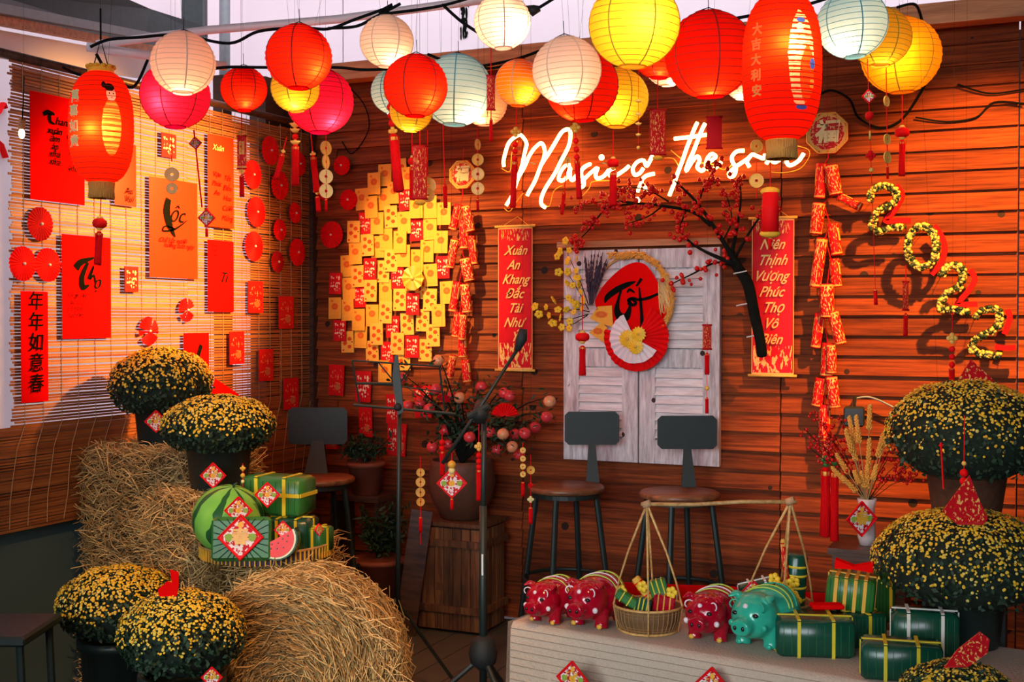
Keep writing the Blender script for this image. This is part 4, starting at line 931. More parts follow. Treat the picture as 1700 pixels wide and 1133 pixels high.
orn(815, 4.0, [('string', 75, 125), ('scroll', 126, 182, 14, 'small_banner_cloth', .3), ('string', 182, 196), ('tassel', 196, 234, 5)], 'narrow red banner between the peach and orange lanterns')
orn(858, 4.5, [('string', 176, 218), ('knot', 219, 9, 'strap_orange'), ('bead', 240, 5), ('bead', 251, 5), ('bead', 263, 5), ('tassel', 264, 345, 9)], 'red beads and tassel before the first stroke of the neon sign', slope=.04)
orn(952, 3.9, [('string', 165, 350), ('knot', 212, 9, 'strap_orange'), ('bead', 234, 5), ('bead', 248, 5), ('bead', 261, 5), ('tassel', 264, 330, 8)], 'red beads and tassel between M and usic of the neon sign', slope=-.06)
orn(942, 4.6, [('coin', 266, 6, .6), ('string', 266, 320), ('tassel', 318, 356, 5)], 'tiny gold coin and red tassel under the neon letter a', slope=.10)
orn(1018, 4.6, [('string', 216, 258), ('ball', 271, 10, 7), ('tassel', 284, 342, 11)], 'small red ball lantern with broad tassel over the neon c')
orn(1060, 3.4, [('string', 114, 240, .5), ('ingot', 168, 6), ('ingot', 190, 6), ('ingot', 206, 6), ('ingot', 224, 5), ('bead', 245, 3, 'gold')], 'thin string of tiny gold ingots under the largest yellow lantern')
orn(1092, 4.3, [('string', 130, 182), ('scroll', 182, 256, 27, 'small_banner_cloth', .15), ('puff', 262, 9, 4)], 'red banner with gold writing between the yellow and red lanterns')
orn(1186, 3.7, [('string', 165, 194), ('scroll', 194, 246, 25, 'dark_red', -.1)], 'plain dark red banner under the largest red lantern')
orn(1256, 3.3, [('string', 240, 330, .6), ('coin', 243, 11, .3), ('coin', 300, 12, 0)], 'two gold coins hanging left below the large oval lantern')
o = orn(1279, 3.05, [('string', 250, 318), ('puff', 318, 17, 8), ('block', 320, 385, 28), ('puff', 388, 18, 7), ('tassel', 394, 412, 5)], 'broad red tassel with gold trim below the large oval lantern')
o = orn(1440, 3.75, [('string', 98, 500, .6), ('patch', 160, 11), ('bead', 192, 7), ('coin', 225, 8, 1.2), ('knot', 258, 9, 'red'), ('bead', 282, 4, 'gold'), ('tassel', 480, 505, 5)], 'long red charm string crossing the first flower digit', slope=-.04)
orn(1471, 4.05, [('string', 112, 275), ('coin', 168, 9, .8), ('coin', 231, 9, .7), ('coin', 261, 10, .7), ('tassel', 275, 295, 3)], 'string of oval-looking gold coins below the yellow lantern at right', slope=-.02)
orn(1498, 4.4, [('string', 157, 205), ('ball', 220, 12, 8), ('tassel', 232, 292, 9)], 'red ball lantern with tassel under the amber lantern')
orn(1504, 4.5, [('string', 440, 468), ('scroll', 468, 515, 13, 'small_banner_cloth', .5), ('tassel', 520, 558, 6)], 'small red banner with tassel under the flower digit zero')
orn(1581, 4.4, [('string', 518, 560), ('knot', 562, 10), ('bead', 580, 5), ('bead', 593, 5), ('bead', 606, 5), ('tassel', 610, 650, 8)], 'gold knot and red beads under the third flower digit')
orn(168, 3.55, [('string', 326, 360), ('ball', 371, 12, 8), ('tassel', 384, 440, 11)], 'red ball lantern with tassel under the oval lantern at left', slope=.06)
orn(322, 4.6, [('patch', 238, 10), ('string', 216, 345, 1.4), ], 'small pink diamond charm on a red cord at the blind', slope=-.10)
orn(343, 4.75, [('patch', 362, 14), ('string', 345, 352), ('tassel', 378, 392, 4)], 'larger pink diamond charm between the Lộc and tall orange sheets')
orn(285, 4.6, [('string', 236, 268), ('coin', 290, 12, .1), ('coin', 313, 10, .1)], 'two gold coins hanging before the Lộc sheet')
orn(698, 5.2, [('string', 758, 905), ('coin', 785, 7, .2), ('coin', 801, 8, .1), ('coin', 818, 8, -.2), ('coin', 834, 7, .3), ('tassel', 858, 884, 5)], 'string of four gold coins on the left of the clay jar')
orn(795, 4.9, [('string', 705, 765), ('knot', 742, 8, 'gold'), ('bead', 757, 5), ('bead', 767, 5), ('bead', 776, 5), ('tassel', 778, 832, 8)], 'gold knot, red beads and tassel on the right of the clay jar')
orn(750, 4.95, [('string', 752, 800), ('bead', 772, 7, 'strap_orange'), ('bead', 782, 6, 'pale_gold'), ('patch', 803, 25), ('tassel', 828, 846, 5)], 'colourful diamond fabric charm on the clay jar')
orn(734, 5.0, [('string', 712, 730), ('bead', 735, 5), ('bead', 745, 5), ('tassel', 748, 790, 7)], 'red bead tassel hanging from the fruit tree, left of the jar patch')
orn(868, 4.9, [('string', 735, 790, .7), ('coin', 748, 5, 0), ('coin', 762, 5, 0), ('coin', 775, 5, 0), ('coin', 788, 5, 0), ('tassel', 800, 824, 5)], 'string of four small gold flowers right of the fruit tree')
orn(881, 4.95, [('string', 755, 870, .7), ('coin', 781, 7, .3), ('knot', 806, 5, 'red'), ('knot', 830, 6, 'pale_gold'), ('tassel', 842, 870, 6)], 'single gold coin and dangling charms near the left bar stool')
orn(967, 5.2, [('string', 490, 548), ('ball', 560, 12, 7), ('tassel', 574, 624, 10)], 'red mini lantern with tassel on the left shutter leaf')
orn(1174, 5.1, [('scroll', 540, 580, 15, 'small_banner_cloth', .2), ('tassel', 586, 622, 7), ('string', 535, 660, .6), ('bead', 645, 4, 'gold'), ('tassel', 660, 686, 5)], 'dark red mini banner with tassel on the right shutter leaf')
orn(1371, 4.6, [('string', 728, 770), ('knot', 764, 8, 'cake_leaf'), ('bead', 772, 5, 'cake_leaf'), ('tassel', 776, 893, 15)], 'long red tassel with green knot under the firecracker string, left one')
orn(1386, 4.55, [('string', 735, 768), ('bead', 768, 6, 'cake_leaf'), ('tassel', 778, 900, 12)], 'long red tassel with green bead under the firecracker string, right one')

# ================================================================== WREATH ON THE SHUTTERS
YW = -.115
def z5(x, y, yy=YW): return W(890+x/5.152, 390+y/5.152, yy)
wc = z5(830, 600); wr = thing('tet_wreath', 'round rattan wreath on the shutters with black word Tết on red paper', 'wreath', wc)
def q5(x, y, dy=0): p = z5(x, y)-wc; return Vector((p.x, dy, p.z))
ring = [q5(820+335*math.cos(t), 560+385*math.sin(t)) for t in np.linspace(-.95*PI, .35*PI, 34)]
mb = MB()
for k in range(5):
    mb.tube([p+Vector((.006*math.sin(i*.7+k*1.3), .006*math.cos(i*.7+k*1.3)+.02, .006*math.cos(i*.5+k)))for i, p in enumerate(ring)], .0032, 5)
obj('rattan_ring', mb, 'rattan', wr, True, kind='stuff')
poly = [(500,560),(560,450),(660,340),(760,265),(850,235),(930,255),(1000,340),(1070,470),(1120,600),(1110,680),(1060,740),(960,800),(840,830),(700,810),(600,730),(510,620)]
P = catmull([tuple(q5(*p))[::2] for p in poly+[poly[0]]], 3)[:-1]
obj('red_paper', MB().prism([tuple(p) for p in P], .006, .009), 'card_red', wr)
def brush(pts, ws, parent=wr, y=.003, m='black_ink'):
    Q = catmull([tuple(q5(*p))[::2] for p in pts], 6); k = len(Q); W_ = np.interp(np.linspace(0, 1, k), np.linspace(0, 1, len(ws)), ws)
    return obj('brush_stroke', MB().strip([tuple(p) for p in Q], [w/5.152*.00305 for w in W_], y-.001, y+.002), m, parent)
brush([(585,580),(610,530),(690,470),(780,425),(850,400)], [10, 45, 50, 40, 6])
brush([(725,475),(700,560),(690,650),(720,705),(770,700),(795,640),(800,600)], [14, 22, 50, 70, 60, 34, 10])
brush([(785,600),(800,550),(835,560),(850,590),(820,600),(790,560),(830,545),(880,555),(960,540),(1065,495)], [14, 22, 26, 22, 26, 30, 24, 22, 26, 16])
brush([(775,495),(800,470),(840,495)], [12, 24, 12]); brush([(855,440),(900,375)], [14, 26]); brush([(880,450),(890,560),(900,680),(905,800)], [10, 22, 24, 32])
def fan(cx, cz, rad, a0, a1, m, n, dy, inner=.1, name='fan'):
    c = q5(cx, cz); r = rad/5.152*.00303; V, Fc = rosette_mesh(r, n, a0, a1, .012, inner)
    V = [(v[0]+c.x, v[1]+dy, v[2]+c.z) for v in V]; link(name, mkmesh(name, V, Fc, m), wr)
fan(865, 880, 268, -PI*1.08, .36*PI, 'red', 26, -.012, .1, 'red_fan'); fan(860, 880, 205, -PI*1.35, -.16*PI, 'white_fan', 14, -.028, .1, 'white_fan')
def daisy(cx, cz, rad, dy):
    c = q5(cx, cz); r = rad/5.152*.00305; V = [(c.x, dy-.008, c.z)]; n = 28
    for i in range(n): a = 2*PI*i/n; k = 1.06 if i % 2 else .86; V.append((c.x+r*k*math.cos(a), dy, c.z+r*k*math.sin(a)))
    f = link('yellow_flower', mkmesh('yellow_flower', V, [(0, 1+(i+1) % n, 1+i) for i in range(n)], 'blossom'), wr)
    obj('flower_eye', MB().ball((c.x, dy-.009, c.z), (r*.22, .004, r*.22), 10, 6), 'strap_orange', f, True)
daisy(810, 890, 72, -.045); daisy(905, 850, 60, -.050); daisy(880, 955, 62, -.048)
for (pp, nm) in (([(465,715),(535,615),(655,605),(665,790),(560,760)], 'yellow_packet'), ([(455,840),(560,750),(610,790),(595,930),(520,880)], 'yellow_packet')):
    obj(nm, MB().prism([tuple(q5(*p))[::2] for p in pp], -.012+(.006 if pp[0][0] == 455 else 0), -.009+(.006 if pp[0][0] == 455 else 0)), 'envelope_mandarin', wr)
# ears of rice along the rim
ear_v = MB().ball((0, 0, 0), (.0035, .0035, .0085), 5, 4); M1 = []; M2 = []
for i in range(700):
    f = random.random(); k = f*(len(ring)-12)+9; a = int(k); p = ring[a].lerp(ring[a+1], k-a); d = (ring[a+1]-ring[a-1]).normalized()
    M1.append(rmat(p+Vector((random.gauss(0, .007), -.004+random.gauss(0, .006), random.gauss(0, .007)+.004)), d+Vector((random.gauss(0, .3), random.gauss(0, .3), random.gauss(0, .3)))))
for i in range(160):
    p = q5(random.uniform(620, 930), random.uniform(150, 205)); M1.append(rmat(p+Vector((0, random.uniform(-.02, .01), 0)), (1, 0, random.uniform(-.1, .5))))
np_obj('rice_ears', *scatter([v for v in ear_v.v], [f for f in ear_v.f if len(f) == 4]+[f for f in ear_v.f if len(f) == 4][:0], M1), 'grain', wr)
T3 = MB().tube([(0, 0, -.5), (0, 0, .5)], .0012, 3, False)
for i in range(90):
    a = q5(random.uniform(1050, 1130), random.uniform(330, 560)); b = a+Vector((random.uniform(.0, .04), 0, -random.uniform(.05, .10))); c = (a+b)/2+Vector((0, -.012, 0)); M2.append(rmat(c, a-b, 0, (1, 1, (a-b).length)))
np_obj('dry_wisps', *scatter(T3.v, T3.f, M2), 'hay_pale', wr)
mb = MB(); mb2 = MB()
for i in range(34):
    a = q5(480+random.uniform(-15, 15), 600); b = q5(random.uniform(420, 640), random.uniform(110, 330)); dy = -.03+random.uniform(-.02, .02)
    mb.tube([a+Vector((0, -.015, 0)), a.lerp(b, .5)+Vector((0, dy*.8, 0)), b+Vector((0, dy, 0))], [.002, .0028, .0012], 5)
    for k in range(5): 
        q = a.lerp(b, .45+.11*k)+Vector((0, dy, 0)); mb2.ball(q, (.0045, .0045, .009), 5, 4)
obj('lavender_stems', mb, 'lavender', wr, kind='stuff'); obj('lavender_heads', mb2, 'lavender', wr, kind='stuff')
# apricot blossom sprays
pet = MB()
for k in range(5):
    a = k*2*PI/5; pet.ball((.0075*math.cos(a), .0, .0075*math.sin(a)), (.0068, .0025, .0068), 7, 4)
pme = mkmesh('blossom', pet.v, pet.f, 'blossom', True)
yb = thing('apricot_branch', 'sprays of yellow apricot blossom hanging left of the wreath', 'branch', wc)
mb = MB()
for pth in ([(470,600),(400,400),(330,250),(270,110)], [(470,640),(350,420),(290,330),(240,300)], [(480,660),(380,640),(250,650),(120,640),(20,620)], [(470,680),(330,720),(220,720),(60,680)], [(460,690),(350,760),(260,790)], [(430,600),(300,540),(200,560)]):
    mb.tube([q5(p[0], p[1], -.035) for p in pth], [.0028, .002, .0016, .0012, .001][:len(pth)], 5)
obj('twigs', mb, 'branch', yb, True)
for (x, y) in [(240,150),(320,140),(300,225),(235,325),(300,320),(385,210),(375,310),(295,415),(350,435),(390,370),(190,560),(120,620),(25,615),(55,680),(145,690),(225,640),(290,640),(185,755),(250,790),(320,740),(320,800),(360,660),(430,630),(420,490),(310,540),(245,710),(375,600),(215,190),(290,60),(400,430),(345,570),(440,560)]:
    s = random.uniform(1.1, 1.75); o = link('blossom', pme, yb, q5(x, y, -.045-random.random()*.02), (random.uniform(-.9, .6), random.uniform(0, 6), random.uniform(-.9, .9))); o.scale = (s, s, s)

# ================================================================== BERRY BRANCH
bc = W(1222, 440, -.20); bb = thing('berry_branch', 'dark bare tree branch with red berries arching over the shutters', 'branch', bc)
def bp(x, y, yy=-.20): return W(x, y, yy)-bc
PTH = [([(1265, 590), (1262,566),(1252,520),(1241,470),(1222,440),(1212,415)], [.024, .023, .024, .026, .024, .016]), ([(1230,450),(1200,400),(1160,340),(1120,300)], [.016, .010, .007, .004]),
       ([(1180,375),(1150,352),(1100,342),(1055,338),(1010,345)], [.008, .008, .007, .005, .003]), ([(1215,420),(1225,370),(1230,330),(1228,300)], [.010, .006, .004, .003]), ([(1222,440),(1160,412),(1130,382),(1142,345)], [.012, .006, .005, .003]),
       ([(1225,445),(1190,436),(1150,455),(1110,474)], [.009, .005, .004, .002]), ([(1060,338),(1020,335),(1000,352),(975,385),(950,408)], [.005, .004, .004, .003, .002]), ([(1222,425),(1248,380),(1268,355),(1292,345)], [.008, .005, .004, .002]),
       ([(1160,340),(1168,312),(1185,285),(1190, 268)], [.005, .004, .003, .002]), ([(1110, 335), (1080, 318), (1050, 312), (1020, 322)], [.004, .003, .003, .002]), ([(1100,342),(1075,360),(1040,372)], [.004, .003, .002]), ([(1055,338),(1000,335),(950,345)], [.003, .002, .002]), ([(1200,400),(1215,365),(1205,320)],[.004,.003,.002])]
mb = MB(); M_ = []; ber = MB().ball((0, 0, 0), 1, 8, 6); bv = ber.v; bf = [f for f in ber.f]
for k, (pth, ws) in enumerate(PTH):
    Q = [Vector(p) for p in catmull([bp(x, y, -.20-.03*math.sin(k*2.1+i)) for i, (x, y) in enumerate(pth)], 4)]
    mb.tube(Q, list(np.interp(np.linspace(0, 1, len(Q)), np.linspace(0, 1, len(ws)), ws)), 7)
    if k > 0:
        for i in range(len(Q)*(3 if k in (2, 6, 8, 9, 11) else 2)):
            q = random.choice(Q[3:]); M_.append(rmat(q+Vector((random.gauss(0, .020), random.gauss(-.01, .015), random.gauss(0, .020))), (0, 0, 1), 0, (s := random.uniform(.008, .013), s, s)))
bo = obj('branch_wood', mb, 'branch', bb, True)
bv4 = MB(); bv4.lathe([(.38, -.92), (.92, -.38), (.92, .38), (.38, .92)], 7)
np_obj('berries', *scatter(bv4.v, [f for f in bv4.f if len(f) == 4], M_), 'berry', bb, True)
mb = MB()
for (x, y) in ((1250, 560), (1228, 455), (1233, 508)): p = bp(x+3, y); mb.tube([p+Vector((-.03, -.028, 0)), p+Vector((.03, -.028, .012))], .003, 5)
obj('cable_ties', mb, 'label_white', bb, kind='stuff')

# ================================================================== MUMS
leafT = ([(-.5, 0, 0), (0, .28, .08), (.5, 0, 0), (0, -.28, .08)], [(0, 1, 2, 3)])
petT = ([(0, 0, .55)]+[(math.cos(a), math.sin(a), 0) for a in np.linspace(0, 2*PI, 8)[:-1]], [(0, 1+i, 1+(i+1) % 7) for i in range(7)])
def mum(c, rx, rz, label, nfl=900, pot=None, thr=-.35, fr=None, lean=0):
    o = thing('potted_mum', label, 'flower pot', c, 0, 'domed yellow mum plants')
    fr = fr or 2.1*(Vector(c)-CAM).length/F
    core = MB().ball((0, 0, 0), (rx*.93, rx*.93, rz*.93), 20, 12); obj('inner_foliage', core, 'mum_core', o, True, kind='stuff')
    Ml, Mf = [], []
    for i in range(2600):
        v = Vector((random.gauss(0, 1), random.gauss(0, 1), random.gauss(.1, 1))).normalized()
        if v.z < -.75: continue
        p = Vector((v.x*rx, v.y*rx, v.z*rz))*random.uniform(.90, 1.03); s = random.uniform(.012, .026)
        Ml.append(rmat(p, v+Vector((random.gauss(0, .7), random.gauss(0, .7), random.gauss(0, .7))), random.random()*6, (s, s, s)))
    while len(Mf) < nfl*2.3:
        v = Vector((random.gauss(0, 1), random.gauss(0, 1), random.gauss(.25, 1))).normalized()
        if v.z < thr or random.random() > .12+1.0*max(0, v.z-thr*.5): continue
        q = 1+.03*math.sin(v.x*9)*math.cos(v.y*8); p = Vector((v.x*rx, v.y*rx, v.z*rz))*random.uniform(1.0, 1.05)*q; s = fr*random.uniform(.65, 1.25)
        Mf.append(rmat(p, v+Vector((random.gauss(0, .35), random.gauss(0, .35), random.gauss(.2, .3))), random.random()*6, (s, s, s)))
    np_obj('leaves', *scatter(*leafT, Ml), 'mum_leaf', o)
    h = len(Mf)*3//4
    np_obj('flowers', *scatter(*petT, Mf[:h]), 'mum_flower', o); np_obj('buds', *scatter(*petT, Mf[h:]), 'mum_flower_pale', o)
    if pot:
        r, ztop, zbot, m = pot
        zt, zb = ztop-c[2], zbot-c[2]
        obj('pot', MB().lathe([(r*.78, zb), (r*.80, zb+.01), (r*.97, zt-.03), (r*1.06, zt-.03), (r*1.06, zt), (r*.9, zt), (r*.88, zt-.02)], 28), m, o, True)
    return o
c1 = D(268, 640, 4.97); mum(c1, .205, .150, 'tallest domed yellow mum on the top hay bale, against the blind', 800, (.115, 1.20, .965, 'dark_pot'), -.25)
c2 = D(363, 708, 4.52); mum(c2, .205, .115, 'yellow mum in a dark pot directly behind the watermelon', 900, (.125, 1.06, .84, 'dark_pot'), -.25)
c3 = D(196, 1005, 4.18); mum(c3, .200, .130, 'yellow mum at lower left, partly behind the front left mum', 1000, (.13, .40, .0, 'dark_pot'), -.2)
c4 = D(302, 1055, 3.55); mum(c4, .180, .126, 'frontmost yellow mum at lower left with a red paper bit on top', 1000, (.12, .46, .0, 'dark_pot'), -.2)
c5 = D(1605, 722, 4.12); mum(c5, .262, .180, 'high yellow mum in a brown pot at far right', 1100, (.135, 1.00, .80, 'clay_jar'), -.3)
c6 = D(1602, 932, 3.85); mum(c6, .280, .160, 'middle yellow mum at right beside the wrapped cakes', 1500, (.13, .66, .462, 'dark_pot'), -.45)
c7 = D(1590, 1165, 2.75); mum(c7, .135, .085, 'small yellow mum cut off by the bottom right edge', 600, (.09, .60, .46, 'dark_pot'), -.3)
def patchsign(c, r, label, yaw=YAW, tilt=0, parent=None):
    o = obj('fortune_patch', MB().prism([(0, r), (r, 0), (0, -r), (-r, 0)], -.003, .003), 'patch_cloth', None, False, c, (tilt, 0, yaw))
    obj('patch_border', MB().tube([(0, -.003, r), (r, -.003, 0), (0, -.003, -r), (-r, -.003, 0), (0, -.003, r)], r*.06, 6), 'red', o)
    text('春', r*.75, (0, -.005, 0), 'strap_orange', o, 0, .003)
    return tag(o, label, 'patch', 'diamond shaped fortune patches')
patchsign(D(259, 700, 4.80), .044, 'diamond patch on the pot of the tallest mum', YAW+.3); patchsign(D(354, 790, 4.32), .046, 'diamond patch on the dark pot behind the watermelon')
patchsign(D(352, 1125, 3.42), .03, 'small diamond patch on the pot of the front left mum')
# pedestals that carry the right hand plants
b = c5; mb = MB().box((b.x, b.y, .385), (.26, .26, .77)); mb.box((b.x, b.y, .783), (.30, .30, .03)); tag(obj('plant_stand', mb, 'black_metal'), 'tall dark stand under the high mum at far right', 'stand')

tag(obj('plant_stand', MB().box((c7.x, c7.y, .22), (.24, .24, .44)).box((c7.x, c7.y, .447), (.27, .27, .02)), 'black_metal'), 'short dark stand under the small mum at the bottom right', 'stand')
# ================================================================== HAY
def strawT(bend, w=.0015):
    pts = [(bend*(1-4*t*t), 0, t) for t in (-.5, -.2, .15, .5)]; b = MB().tube(pts, [w, w*1.1, w, w*.6], 3, False); return b.v, b.f
ST_ = [strawT(b) for b in (0, .008, .018, -.012)]
def hay(o, samples, n, spread=.35, lmin=.07, lmax=.2):
    for mname, share in (('hay', .6), ('hay_pale', .4)):
        for k, T in enumerate(ST_):
            M_ = []
            for i in range(int(n*share/4)):
                p, d, nrm = samples(); d = Vector(d)+Vector((random.gauss(0, spread), random.gauss(0, spread), random.gauss(0, spread)))
                p = Vector(p)+Vector(nrm)*random.uniform(-.006, .016); w = random.uniform(.8, 1.7)
                M_.append(rmat(p, d, random.random()*6, (w, w, random.uniform(lmin, lmax))))
            np_obj('straw', *scatter(*T, M_), mname, o)
def bale(x0, x1, y0, y1, z0, z1, label, n=3600):
    c = ((x0+x1)/2, (y0+y1)/2, z0); o = thing('hay_bale', label, 'hay bale', c, 0, 'stacked hay bales')
    hx, hy, h = (x1-x0)/2, (y1-y0)/2, z1-z0
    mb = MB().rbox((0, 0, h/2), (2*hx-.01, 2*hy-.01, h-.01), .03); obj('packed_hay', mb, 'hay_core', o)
    A = [2*hx*h, 2*hx*2*hy, 2*hy*h, 2*hy*h]; tot = sum(A)
    def s():
        r = random.random()*tot; bul = lambda u: .015*math.cos(u*PI)
        if r < A[0]: u, v = random.uniform(-.5, .5), random.random(); return (u*2*hx, -hy-bul(u), v*h), (1, 0, random.uniform(-1, 1)*.8), (0, -1, 0)
        r -= A[0]
        if r < A[1]: u, v = random.uniform(-.5, .5), random.uniform(-.5, .5); return (u*2*hx, v*2*hy, h+.004), (1, random.uniform(-1, 1), 0), (0, 0, 1)
        sg = 1 if r-A[1] < A[2] else -1; return (sg*hx, random.uniform(-hy, hy), random.random()*h), (0, 1, random.uniform(-1, 1)), (sg, 0, 0)
    hay(o, s, n, .35, .06, .16)
    mb = MB()
    for sx in (-.5, .5): mb.tube([(sx*hx, -hy-.018, 0), (sx*hx, -hy-.020, h), (sx*hx, hy, h+.012)], .002, 4)
    obj('twine', mb, 'string_tan', o); return o
bale(.10, .60, -1.76, -1.30, .02, .49, 'lower square hay bale of the stack by the left wall', 3000)
bale(.10, .60, -1.76, -1.30, .495, .96, 'upper square hay bale carrying the tallest mum', 4200)
bale(.625, .90, -1.99, -1.62, .02, .42, 'lower square hay bale behind the woven tray', 2500)
bale(.625, .90, -1.99, -1.62, .425, .84, 'upper square hay bale carrying the mum behind the watermelon', 3400)
bale(.915, 1.20, -1.96, -1.62, .02, .672, 'square hay bale under the left half of the woven tray', 2600)
rb0 = D(500, 1095, 3.98); R0 = .320; rb = thing('round_hay_bale', 'round hay bale with swirled face at lower middle left', 'hay bale', (rb0.x, rb0.y, 0), YAW)
cz = R0+.012
HL = .13
mb = MB().lathe([(R0*.97, -HL), (R0, -HL+.03), (R0, HL-.03), (R0*.97, HL)], 40, (0, 0, 0), Matrix.Translation((0, 0, cz)) @ Matrix.Rotation(PI/2, 4, 'X')); obj('packed_hay', mb, 'hay_core', rb, True)
def rs():
    if random.random() < .62:
        r = R0*math.sqrt(random.random()); a = random.uniform(0, 2*PI)
        return (r*math.cos(a), -HL-.01-.035*(1-(r/R0)**2), cz+r*math.sin(a)), (-math.sin(a)+.25*math.cos(a), 0, math.cos(a)+.25*math.sin(a)), (0, -1, 0)
    a = random.uniform(-.2, PI+.2); y = random.uniform(-HL, HL); return (R0*1.01*math.cos(a), y, cz+R0*1.01*math.sin(a)), (-math.sin(a), random.uniform(-.3, .3), math.cos(a)), (math.cos(a), 0, math.sin(a))
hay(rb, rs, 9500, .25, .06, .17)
mb = MB()   # long loose straws sticking out
for i in range(46):
    a = random.uniform(-.5, .9); p = Vector((R0*math.cos(a)*random.uniform(.6, 1), -HL-.03, cz+R0*math.sin(a)*.9)); d = Vector((random.uniform(.2, 1), random.uniform(-.5, .1), random.uniform(-1, .6))).normalized()*random.uniform(.05, .15)
    mb.tube([p, p+d*.5+Vector((0, 0, .012)), p+d+Vector((0, 0, -.015))], .0014, 4)
for i in range(26):
    p = Vector((random.uniform(-.35, -.28), -.28, random.uniform(.5, .62))); d = Vector((random.uniform(-.3, .35), random.uniform(-.2, .1), 1)).normalized()*random.uniform(.05, .12); mb.tube([p, p+d*.5+Vector((.006, 0, 0)), p+d], .0015, 4)
obj('loose_straw', mb, 'hay_pale', rb, kind='stuff')
tag(obj('paper_scrap', MB().prism([(-.045, 0), (-.02, .028), (-.005, .025), (-.012, .065), (.012, .06), (.015, .02), (.01, -.015), (-.04, -.02)], -.002, .002), 'card_red', None, False, D(288, 982, 3.5), (.2, .1, YAW)), 'torn red paper scrap on top of the front left mum', 'paper')

# ================================================================== TRAY WITH CAKES
TC = D(443, 912, 4.22); TZ = .722; TC.z = TZ
tr_ = thing('woven_tray', 'round woven bamboo tray resting on the hay bales', 'tray', (TC.x, TC.y, TZ-.03))
RT = .232
obj('tray_base', MB().lathe([(RT*.9, -.012), (RT*.92, 0), (.001, .002)], 40), 'rattan', tr_, True)
mb = MB(); T = []
for k in range(84): 
    a = 2*PI*k/84; T.append(link('rim_slat', None, tr_)); bpy.data.objects.remove(T.pop())
sl = mkmesh('rim_slat', *(lambda b: (b.v, b.f))(MB().box((0, 0, 0), (.0045, .005, .040))), 'strap_orange')
for k in range(84):
    a = 2*PI*k/84; link('rim_slat', sl, tr_, (RT*.985*math.cos(a), RT*.985*math.sin(a), .008), (0, 0, a+PI/2))
obj('rim_band', MB().openlathe([(RT*.97, -.012), (RT*.975, .028), (RT*.965, .028), (RT*.96, -.012)], 48), 'lavender', tr_, True)
obj('rim_hoop', MB().openlathe([(RT*.96, .028), (RT*.985, .034), (RT*1.0, .028), (RT*.98, .024), (RT*.96, .028)], 48), 'rattan', tr_, True)
def bundle(c, size, yaw, m, ms, label, straps=(-.25, .25), cross=True, tilt=(0, 0), group='leaf wrapped cakes', sw=.010, name='wrapped_cake'):
    w, d, h = size; o = thing(name, label, 'cake', c, yaw, group); o.rotation_euler = (tilt[0], tilt[1], yaw)
    obj('leaf_wrap', MB().rbox((0, 0, h/2), (w, d, h), min(h, w)*.10), m, o, True); e = .0035
    rg = MB().box((0, 0, 0), (sw, e, h)); 
    def loop(L0, wd, ax, pos):
        mb = MB()
        if ax == 'x':   # loop around the box across its width at x=pos
            for y in (-1, 1): mb.box((pos, y*(d/2+e*.2), h/2), (sw, e, h*.94))
            for z in (0, h): mb.box((pos, 0, z+(e*.3 if z else -e*.1)), (sw, d*.98, e))
        elif ax == 'y':
            for x in (-1, 1): mb.box((x*(w/2+e*.2), pos, h/2), (e, sw, h*.94))
            for z in (0, h): mb.box((0, pos, z+(e*.35 if z else -e*.1)), (w*.98, sw, e))
        else:
            for y in (-1, 1): mb.box((0, y*(d/2+e*.3), pos), (w*.98, e, sw))
            for x in (-1, 1): mb.box((x*(w/2+e*.3), 0, pos), (e, d*.98, sw))
        return obj('strap', mb, ms, o)
    for s in straps: loop(0, 0, 'x', s*w)
    if cross == 'z': loop(0, 0, 'z', h*.55)
    elif cross: loop(0, 0, 'y', 0)
    # visible edges of the folded leaves
    mb = MB()
    for k in range(9): x = (-.5+(k+.5)/9)*w*.94; mb.box((x, -d/2-.0006, h/2), (.0012, .0015, h*.8)); 
    obj('leaf_folds', mb, 'cake_leaf' if m == 'cake_dark' else 'cake_dark', o, kind='stuff'); return o
tz = TZ-.026
def T_(px, py, t, z): p = D(px, py, t); p.z = z; return p
bundle(T_(485, 880, 4.20, tz), (.155, .13, .115), YAW-.15, 'cake_dark', 'strap_yellow', 'dark green wrapped cake on the tray behind the melon slice', (-.22, .22))
bundle(T_(462, 800, 4.25, tz+.118), (.235, .13, .135), YAW-.30, 'cake_leaf', 'strap_yellow', 'large green cake on top of the other cakes on the tray', (-.22, .24), 'z', sw=.013)
bundle(T_(412, 850, 4.33, tz), (.14, .09, .115), YAW, 'cake_dark', 'strap_yellow', 'dark cake hidden behind the watermelon under the large green one', (.0,))
bundle(T_(530, 880, 4.17, tz), (.065, .09, .085), YAW-.4, 'cake_leaf', 'strap_yellow', 'small green cake at the right rim of the tray', (0,))
m_ = thing('watermelon', 'whole striped green watermelon on the left of the tray', 'watermelon', T_(379, 858, 4.13, tz+.118), .6); m_.rotation_euler = (.25, .15, .6)
obj('rind', MB().ball((0, 0, 0), (.122, .122, .118), 36, 24), 'melon_skin', m_, True); obj('stem', MB().tube([(0, 0, .11), (.004, 0, .128), (.012, 0, .135)], .004, 6), 'leaf', m_)
patchsign(D(396, 848, 4.00), .046, 'diamond patch half hidden on the watermelon')
sq = thing('wrapped_square_cake', 'square leaf-wrapped cake standing in front of the watermelon', 'cake', T_(401, 900, 3.985, tz+.004), YAW+.05, 'leaf wrapped cakes'); sq.rotation_euler = (-.12, 0, YAW+.05)
obj('leaf_wrap', MB().rbox((0, 0, .072), (.195, .045, .145), .012), 'cake_leaf', sq)
mb = MB()
